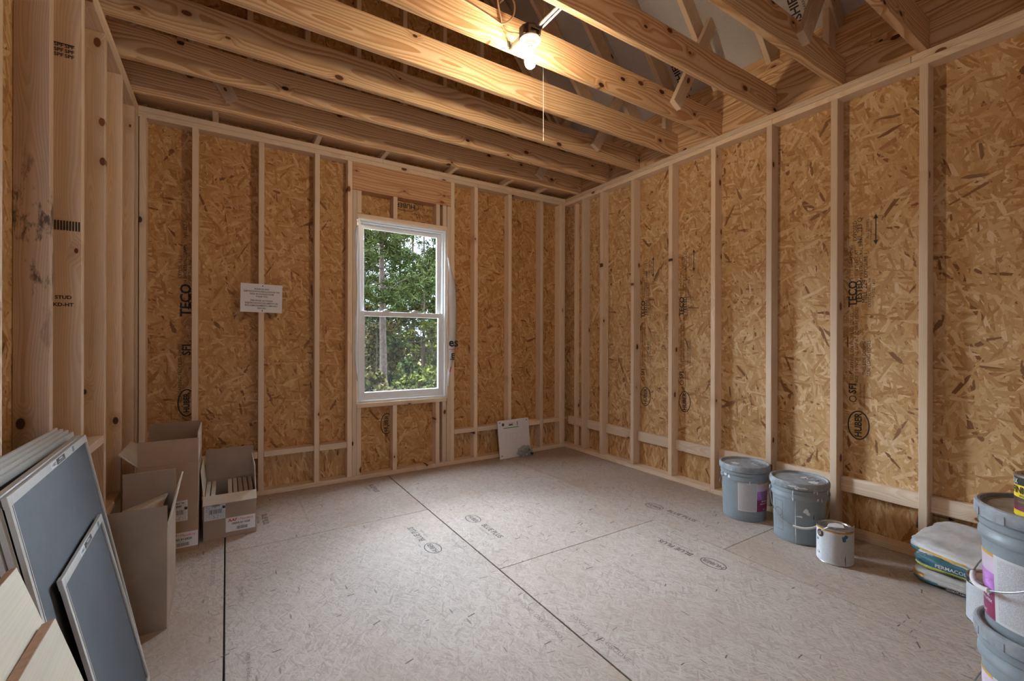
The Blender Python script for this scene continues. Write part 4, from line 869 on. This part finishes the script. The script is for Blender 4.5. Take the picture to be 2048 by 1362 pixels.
def print_label(p, aw0, aw1, am0, am1, z0, z1, flip=False):
    patch(p, 'printed_label', 'fine', aw0, aw1, z0, z1)
    zm_ = z0 + (z1 - z0) * .40; zt = z0 + (z1 - z0) * .70
    patch(p, 'brand_band', 'magenta', am0, am1, z0, zm_); patch(p, 'brand_band', 'purple', am0, am1, zm_, zt); patch(p, 'brand_band', 'lilac', am0, am1, zt, z1 - .010); patch(p, 'brand_band', 'gold', am0, am1, z1 - .010, z1)
    mid = (am0 + am1) / 2
    mb = MB(); wrap_text(mb, 'PROMAR', mid, z0 + (z1 - z0) * .34, rbody, .016, .0016, True); wrap_text(mb, 'INTERIOR LATEX', mid, z0 + (z1 - z0) * .26, rbody, .011, .0016, True); wrap_text(mb, 'FLAT', mid, z0 + (z1 - z0) * .06, rbody, .014, .0016, True)
    for k in range(9):
        a = mid + .01; t = PI * k / 8
        zc = zm_ + .02; R_ = .03
        mb.add([((rbody(zc + q * R_ * math.sin(t)) + .0016) * math.cos(a + q * R_ * math.cos(t + e_) / .135), (rbody(zc) + .0016) * math.sin(a + q * R_ * math.cos(t + e_) / .135), zc + q * R_ * math.sin(t + e_)) for q, e_ in ((.35, -.03), (1, -.012), (1, .012), (.35, .03))], [(0, 1, 2, 3)])
    mb.build('lettering', 'white_paint', p, fix=False)
def lid_paint(p, items):
    mb = MB()
    for k, (a, r_, sx, sy) in enumerate(items):
        rnd = random.Random(k + 5); f0, f1 = rnd.uniform(0, 6), rnd.uniform(0, 6)
        cx, cy = r_ * math.cos(a), r_ * math.sin(a); pts = [(cx, cy, .3548)]
        for i in range(20):
            t = 2 * PI * i / 20; kk = 1 + .3 * math.sin(2 * t + f0) + .2 * math.sin(5 * t + f1); pts.append((cx + sx * kk * math.cos(t), cy + sy * kk * math.sin(t), .3548))
        mb.add(pts, [(0, i + 1, (i + 1) % 20 + 1) for i in range(20)])
    mb.build('paint_smear', 'white_paint', p, fix=False)
def spout(p, a, r_):
    MB().lathe([(.030, .3535), (.030, .358), (.024, .360), (.022, .357), (.012, .357), (.010, .361), (0, .361)], 28, (r_ * math.cos(a), r_ * math.sin(a), 0)).build('spout_cap', 'grey_lid', p, True)
ca = dg(210); p1 = pail('grey paint pail with magenta label, farther of the two by the studs', (2.996, 1.724), 0, ca)
bail(p1, ca - dg(150), .12, .285, grip=False)
print_label(p1, ca - dg(16), ca + dg(33), ca + dg(33), ca + dg(88), .070, .262); spout(p1, ca + dg(100), .085)
lid_paint(p1, [(ca + dg(105), .085, .034, .026), (ca - dg(70), .06, .03, .02)])
blob(p1, 'paint_drip', 'white_paint', ca - dg(38), .285, .006, .014, lambda z: .149, 3); blob(p1, 'paint_drip', 'white_paint', ca - dg(50), .292, .011, .012, lambda z: .151, 4); blob(p1, 'paint_drip', 'white_paint', ca + dg(12), .262, .004, .010, lambda z: .149, 6); blob(p1, 'paint_drip', 'white_paint', ca - dg(82), .20, .008, .05, rbody, 8)
ca = dg(204.7); p2 = pail('grey paint pail with hanging white handle, between the other pail and can', (2.945, 1.353), 0, ca)
bail(p2, ca + dg(4), .175, .285, t0=PI / 24); spout(p2, ca + dg(110), .08)
lid_paint(p2, [(ca + dg(112), .08, .032, .024), (ca + dg(60), .085, .04, .018), (ca + dg(150), .05, .02, .015)])
for a, z, sa, sz, sd in ((-12, .345, .018, .006, 1), (-4, .338, .012, .008, 2), (8, .340, .016, .006, 3), (30, .325, .005, .014, 4), (36, .322, .004, .012, 5), (-12, .300, .003, .016, 6), (-12, .268, .003, .014, 7), (38, .275, .004, .010, 8), (48, .272, .003, .010, 9), (70, .31, .008, .014, 10)):
    blob(p2, 'paint_drip', 'white_paint', ca + dg(a), z, sa, sz, lambda z: .1570 if z > .326 else .1490, sd)
blob(p2, 'paint_drip', 'white_paint', ca - dg(7), .125, .0022, .11, rbody, 11); blob(p2, 'paint_smear', 'white_paint', ca + dg(16), .20, .014, .018, rbody, 12); blob(p2, 'paint_smear', 'white_paint', ca + dg(2), .168, .012, .006, rbody, 13); blob(p2, 'paint_drip', 'ink', ca + dg(32), .170, .002, .015, rbody, 14)
mb = MB(); e0, e1 = ca - dg(62), ca - dg(36)
for a0, a1, z0, z1 in ((e0, e1, .06, .062), (e0, e1, .235, .237), (e0, e0 + .014, .06, .237), (e1 - .014, e1, .06, .237)): mb.lathe([(rbody(z0) + .0012, z0), (rbody(z1) + .0012, z1)], 8, a0=a0, a1=a1, cap=False)
for k in range(24):
    t = 2 * PI * k / 24; t2 = 2 * PI * (k + 1) / 24; am = (e0 + e1) / 2
    mb.add([((rbody(.165) + .0012) * math.cos(am + r_ * math.cos(q) / .135), (rbody(.165) + .0012) * math.sin(am + r_ * math.cos(q) / .135), .165 + r_ * math.sin(q)) for r_, q in ((.023, t), (.026, t), (.026, t2), (.023, t2))], [(0, 1, 2, 3)])
for k in range(5): wrap_text(mb, 'KEEP OUT OF REACH', (e0 + e1) / 2, .13 - .012 * k, rbody, .0055, .0012)
mb.build('moulded_warning', 'ink_grey', p2, fix=False)
ca = dg(187); SC = (1.968, .240)
p3 = pail('bottom grey pail of the stack at the right frame edge', SC, 0, ca)
p4 = pail('top grey pail of the right-hand stack, dusty lid carrying a yellow can', SC, .3535, ca)
for p in (p3, p4):
    print_label(p, ca - dg(52), ca + dg(45), ca - dg(96), ca - dg(52), .032, .225); bail(p, ca - dg(70), .165, .28)
    patch(p, 'barcode', 'barcode', ca + dg(12), ca + dg(24), .06, .10, lift=.0015)
blob(p4, 'paint_smear', 'film', ca - dg(15), .115, .022, .012, rbody, 21, .0018)
MB().lathe([(0, .3537), (.1275, .3537), (.1275, .3548), (0, .3548)], 48).build('dust_layer', 'dusty_lid', p4, True)
# ------------------------------------------------------------------ cans
def can(label, c, z0, r_, h_, ca, cat='paint can', body='fine2', wire_tilt=None, lidm='tin'):
    p = root('paint_can', label, cat, (c[0], c[1], z0)); g = lambda z: r_
    MB().lathe([(0, .003), (r_ - .004, .003), (r_ - .003, 0), (r_ + .0015, 0), (r_ + .002, .003), (r_, .006)] + [(r_, h_ * k / 4) for k in (1, 2, 3)] + [(r_, h_ - .008), (r_ + .002, h_ - .005), (r_ + .002, h_ - .001), (r_, h_), (r_ - .005, h_), (r_ - .006, h_ - .007), (r_ - .012, h_ - .007), (0, h_ - .007)], 56).build('can_body', 'tin', p, True)
    MB().lathe([(0, h_ - .004), (r_ - .022, h_ - .004), (r_ - .020, h_ - .0065), (r_ - .014, h_ - .0065), (r_ - .012, h_ - .001), (r_ - .006, h_ + .0005), (r_ - .006, h_ - .006), (0, h_ - .0065)], 48).build('lid', lidm, p, True)
    return p
ca = dg(201.5); R1 = .083
c1 = can('gallon paint can with white label and a blue paint smear, beside the pails', (2.800, 1.104), 0, R1, .19, ca)
patch(c1, 'printed_label', 'fine2', ca - dg(45), ca + dg(95), .006, .172, lambda z: R1); patch(c1, 'printed_label', 'white_paint', ca - dg(120), ca - dg(45), .006, .172, lambda z: R1)
patch(c1, 'gold_band', 'gold', ca - dg(130), ca + dg(130), .172, .180, lambda z: R1)
blob(c1, 'paint_smear', 'blue', ca + dg(30), .152, .013, .016, lambda z: R1, 2, .0018); blob(c1, 'paint_smear', 'teal_print', ca - dg(64), .115, .007, .009, lambda z: R1, 4, .0018); blob(c1, 'paint_drip', 'ink', ca + dg(32), .035, .0022, .022, lambda z: R1, 5, .0018)
mb = MB(); wrap_text(mb, 'CA', ca - dg(58), .045, R1, .016, .0018, True); mb.build('lettering', 'ink', c1, fix=False)
def ear(p, a, z, R_):
    m = Matrix.Translation((R_ * math.cos(a), R_ * math.sin(a), z)) @ Matrix.Rotation(a, 4, 'Z') @ Matrix.Rotation(PI / 2, 4, 'Y')
    MB().lathe([(0, 0), (.020, 0), (.020, .001), (0, .001)], 24).build('ear_backing', 'ink', p, True).matrix_local = m @ Matrix.Translation((0, 0, .0012)); MB().lathe([(0, .001), (.012, .001), (.011, .006), (.004, .008), (0, .008)], 20).build('wire_ear', 'tin', p, True).matrix_local = m
e1, e2 = ca - dg(50), ca + dg(130); ear(c1, e1, .152, R1); ear(c1, e2, .152, R1)
pts = []
for k in range(25):
    t = k / 24; a_ = Vector((math.cos(e1), math.sin(e1), 0)) * (R1 + .008); b_ = -a_; sd = Vector((math.cos(e1 + PI / 2), math.sin(e1 + PI / 2), 0))
    q = math.sin(PI * t); pts.append(a_ * math.cos(PI * t) + sd * (.072 * q) + Vector((0, 0, .152 + .050 * min(1, q * 1.6))))
MB().tube(pts, .0018, 8).build('wire_handle', 'wire', c1, True)
mb = MB(); mb.add([(x, y, .1885) for x, y in ((-.05, -.02), (.0, -.045), (.045, -.02), (.04, .015), (.0, .03), (-.045, .02))], [(0, 1, 2, 3, 4, 5)]); mb.build('paint_smear', 'white_paint', c1, fix=False)
ca = dg(190); c2 = can('gallon can with black rim band, tucked between bags and stacked pails', (2.738, .492), 0, R1, .19, ca)
patch(c2, 'printed_label', 'fine2', ca - dg(95), ca + dg(95), .006, .160, lambda z: R1); patch(c2, 'black_band', 'ink', ca - dg(80), ca + dg(10), .161, .178, lambda z: R1)
mb = MB(); wrap_text(mb, 'WATER BASED', ca - dg(35), .169, R1, .011, .0018, True); mb.build('lettering', 'white_paint', c2, fix=False)
ca = dg(187.4); R3 = .0535
c3 = can('small yellow stain can on the dusty pail lid', (1.880, .245), .3535 + .3548, R3, .118, ca)
for m, z0, z1 in (('ink', .090, .112), ('yellow', .056, .090), ('brown_print', .032, .056), ('magenta', .020, .032), ('yellow', .004, .020)): patch(c3, 'label_band', m, ca - dg(120), ca + dg(120), z0, z1, lambda z: R3)
mb = MB(); wrap_text(mb, 'FINISH', ca - dg(46), .076, R3, .025, .0018, True, .85); wrap_text(mb, 'WOOD', ca - dg(40), .061, R3, .007, .0018, True); mb.build('lettering', 'ink', c3, fix=False)
mb = MB(); wrap_text(mb, 'MINWAX', ca - dg(92), .099, R3, .019, .0018, True, .8)
mb.build('lettering', 'white_paint', c3, fix=False)
mb = MB(); wrap_text(mb, 'PENETRATES STAINS AND SEALS', ca - dg(20), .0445, R3, .005, .0018); mb.build('lettering', 'gold', c3, fix=False)
# ------------------------------------------------------------------ bags of grout
def bag(label, c, L, W, T_, rz, tilt, mat, seed, bands, texts=(), nx=40, ny=28):
    p = root('grout_bag', label, 'bag', c, None); p.rotation_euler = (0, tilt, rz)
    bm = bmesh.new(); bmesh.ops.create_cube(bm, size=2.0); bmesh.ops.subdivide_edges(bm, edges=list(bm.edges), cuts=23, use_grid_fill=True)
    for v in bm.verts:
        x, y, z = v.co; ex = 5.0
        k = (abs(x) ** ex + abs(y) ** ex + abs(z) ** ex) ** (1 / ex); x, y, z = x / k, y / k, z / k
        edge = max(abs(x), abs(y)); pin = 1 - .30 * max(0, (edge - .72) / .28) ** 2
        wr_ = .07 * noise.noise(Vector((x * 3 + seed, y * 3, z * 2))) + .05 * noise.noise(Vector((x * 12, y * 9 + seed, z * 7)))
        v.co = Vector((x * W / 2 * (1 + wr_ * .5), y * L / 2 * (1 + wr_ * .5), T_ / 2 + z * T_ / 2 * pin * (1 + wr_ * 2.0) + (0.006 * noise.noise(Vector((x * 2, y * 2, seed))) if z > 0 else 0)))
    zmin = min(v.co.z for v in bm.verts)
    for v in bm.verts: v.co.z -= zmin
    bm.normal_update()
    me = bpy.data.meshes.new('bag_film'); bm.to_mesh(me); me.materials.append(M[mat]); o = link('bag_body', me, None, p)
    for pl_ in me.polygons: pl_.use_smooth = True
    for nm, m, fx in bands:
        vs = []; fs = []; idx = {}
        for f in bm.faces:
            cc = f.calc_center_median()
            if fx(cc.x / (W / 2), cc.y / (L / 2), cc.z / T_, f.normal):
                ids = []
                for v in f.verts:
                    if v.index not in idx: idx[v.index] = len(vs); vs.append(v.co + v.normal * .0009)
                    ids.append(idx[v.index])
                fs.append(tuple(ids))
        mb = MB(); mb.add(vs, fs); b_ = mb.build(nm, m, p, True, False)
    bm.free()
    for t, x, y, z, s, m in texts:
        mb = MB(); put_text(mb, t, (x, y, z), (0, -1, 0), (0, 0, 1), s, 0.0, True); mb.build('lettering', m, p, fix=False)
    return p
front = lambda n_: n_.x < -.5
bag('white film grout bag with black and yellow edge strip, lowest of the three', (3.035, .565, .0), .50, .31, .072, dg(2), 0, 'film', 1.3,
    [('printed_band', 'ink', lambda x, y, z, n_: n_.x < -.25 and z < .36 and -.9 < y < .55), ('printed_band', 'teal_print', lambda x, y, z, n_: n_.x < -.25 and z < .45 and y >= .55), ('printed_band', 'gold', lambda x, y, z, n_: y > .78 and .5 < z < .8 and n_.x < -.1), ('printed_band', 'lime', lambda x, y, z, n_: n_.x < -.2 and z < .2 and y < -.3)],
    [('GROUT SANDED UNSANDED', -.158, .03, .019, .013, 'film')])
bag('teal and lime grout bag in the middle of the three', (3.03, .575, .071), .46, .31, .072, dg(-1), 0, 'film', 4.1,
    [('printed_band', 'teal_print', lambda x, y, z, n_: n_.x < -.05 and z > .42 and y > -.65 and x < -.6), ('printed_band', 'lime', lambda x, y, z, n_: n_.x < -.3 and .16 < z <= .42 and y > -.55 and y < .93), ('logo_patch', 'ink', lambda x, y, z, n_: n_.x < -.4 and .45 < z < .75 and .68 < y < .88)],
    [('PERMACOLOR', -.160, .065, .045, .022, 'paper'), ('SELECT', -.160, -.075, .042, .018, 'lime'), ('COLOR SYSTEM', -.160, .07, .021, .010, 'ink')])
bag('crumpled white film grout bag tilted on top of the other two', (3.045, .575, .150), .50, .32, .070, dg(-17), dg(-15), 'film', 8.7,
    [('printed_band', 'brown_print', lambda x, y, z, n_: n_.x < -.3 and z < .42 and y < .55), ('printed_band', 'gold', lambda x, y, z, n_: n_.x < -.2 and .55 < z < .72 and -.1 < y < .75), ('printed_band', 'teal_print', lambda x, y, z, n_: y > .72 and z < .6 and x < -.2)],
    [('SANDED GROUT', -.153, .0, .022, .014, 'film')])
# ------------------------------------------------------------------ outside the window
gr = bpy.data.meshes.new('ground'); gv = []; gf = []
nxg, nyg = 24, 24
for j in range(nyg + 1):
    for i in range(nxg + 1):
        x = -30 + 70 * i / nxg; y = 4.3 + 66 * j / nyg
        gv.append((x, y, -3.0 + max(0, y - 12) * .055 + .25 * noise.noise(Vector((x * .2, y * .2, 0)))))
gf = [(j * (nxg + 1) + i, j * (nxg + 1) + i + 1, (j + 1) * (nxg + 1) + i + 1, (j + 1) * (nxg + 1) + i) for j in range(nyg) for i in range(nxg)]
gr.from_pydata(gv, [], gf); go = link('ground', gr, M['ground']); tag(go, kind='structure')
def gz(x, y): return -3.0 + max(0, y - 12) * .055
def blades(mb, c, n, ln, wd, rnd, up=.3):
    for _ in range(n):
        d = Vector((rnd.gauss(0, 1), rnd.gauss(0, 1), rnd.gauss(up, 1))).normalized(); s = d.cross(Vector((rnd.random() - .5, rnd.random() - .5, rnd.random() - .5))).normalized() * wd
        L = ln * rnd.uniform(.6, 1.15); b = len(mb.v); a = c + d * L * .1; e_ = c + d * L
        mb.v += [tuple(a - s * .5), tuple(a + s * .5), tuple(e_ + s * .3), tuple(e_ - s * .3)]; mb.u += [(.5, .5)] * 4; mb.f.append((b, b + 1, b + 2, b + 3))
def tree(label, x, y, r_, h_, seed, z0f, nb, nt, spread, mat='needle', cat='tree', name='pine_tree', group='pines beyond the window', ln=.26, wd=.045, nbl=9):
    rnd = random.Random(seed); g = gz(x, y); p = root(name, label, cat, (x, y, g - .1), group)
    lean = rnd.uniform(-.01, .01); pts = [(lean * h_ * t * t + .03 * math.sin(t * 5 + seed), 0, h_ * t) for t in [k / 10 for k in range(11)]]
    MB().tube(pts, [r_ * (1.15 - .75 * k / 10) for k in range(11)], 14).build('trunk', 'bark', p, True)
    bmb, fmb = MB(), MB()
    for b in range(nb):
        t = z0f + (1 - z0f) * (b + rnd.random()) / nb; base = Vector((lean * h_ * t * t, 0, h_ * t)); a = rnd.uniform(0, 2 * PI); L = spread * (1.1 - .55 * t) * rnd.uniform(.6, 1.2)
        dv = Vector((math.cos(a), math.sin(a), rnd.uniform(-.05, .45))); q = [base + dv * L * k / 4 + Vector((0, 0, -.10 * L * (k / 4) ** 2)) + Vector((rnd.gauss(0, .03), rnd.gauss(0, .03), rnd.gauss(0, .03))) * (k > 0) for k in range(5)]
        bmb.tube(q, [r_ * .22 * (1 - .2 * k) for k in range(5)], 5)
        for _ in range(nt):
            k = rnd.uniform(.35, 1.05); i = min(3, int(k * 4)); c = q[i].lerp(q[i + 1], min(1, k * 4 - i)) + Vector((rnd.gauss(0, .16), rnd.gauss(0, .16), rnd.gauss(.03, .12))) * L * .75
            blades(fmb, c, nbl, ln, wd, rnd)
    bo = bmb.build('branch', 'bark', p, True); bo['kind'] = 'stuff'
    f = fmb.build('foliage', mat, p, fix=False); f['kind'] = 'stuff'; return p
tree('tall pine with thick straight trunk nearest the window', 5.02, 17.0, .145, 10.5, 1, .50, 30, 34, 2.6, group=None)
for k, (rt, y, r_, h_, s) in enumerate(((.252, 23, .13, 11, 2), (.335, 27, .12, 12, 3), (.392, 21, .07, 10.5, 4), (.425, 26, .14, 12, 5), (.29, 33, .15, 14, 6), (.365, 36, .15, 15, 7), (.455, 31, .15, 13, 8), (.21, 29, .15, 13, 9))):
    tree('slender pine farther back in the woods beyond the window', rt * y, y, r_, h_, s, .30, 30, 26, 3.0)
for k, (rt, y, s) in enumerate(((.26, 13, 31), (.31, 12, 32), (.36, 14, 33), (.41, 12.5, 34), (.28, 18, 35), (.33, 19, 36), (.385, 18, 37), (.43, 20, 38), (.25, 24, 39), (.30, 25, 40), (.35, 24, 41), (.40, 26, 42), (.275, 30, 43), (.325, 31, 44), (.375, 30, 45), (.425, 33, 46))):
    tree('leafy sapling in the undergrowth below the pines', rt * y, y, .022, (3.2 if y < 16 else 4.6 if y < 22 else 6.5), s, .12, 26, 22, 1.5, ('leaf', 'brush', 'needle')[k % 3] if y < 22 else ('brush', 'needle')[k % 2], 'sapling', 'sapling', 'saplings beyond the window', .15, .075, 7)
def copy_tree(o, x, y, rz, label=None, group=None):
    r = o.copy(); C.objects.link(r); r.location = (x, y, gz(x, y) - .1); r.rotation_euler = (0, 0, rz)
    if label: r['label'] = label
    if group: r['group'] = group
    for ch in list(o.children):
        c = ch.copy(); C.objects.link(c); c.parent = r
    return r
pines = [o for o in C.objects if o.name.startswith('pine_tree.')]; saps = [o for o in C.objects if o.name.startswith('sapling')]
rnd = random.Random(5)
for k, x in enumerate((-16, -12.5, -9, -5.5, -2.2, 0.8, 18, 21.5, 25, 28.5)):          # the woods go on to both sides of the view
    copy_tree(pines[k % len(pines)], x, 25 + rnd.uniform(-4, 6), rnd.uniform(0, 6.28), 'pine standing in the woods off to the side of the window', 'pines beside the view')
for k, x in enumerate((-13, -10, -7.5, -5, -2.6, -0.4, 1.4, 9.5, 11.5, 14, 16.5, 19, 22)):
    copy_tree(saps[k % len(saps)], x, 15 + rnd.uniform(-2, 6), rnd.uniform(0, 6.28), 'leafy sapling in the woods off to the side of the window', 'saplings beside the view')
bpy.context.view_layer.update()
for k_ in list(CACHE): CACHE[k_].name = 'lumber'
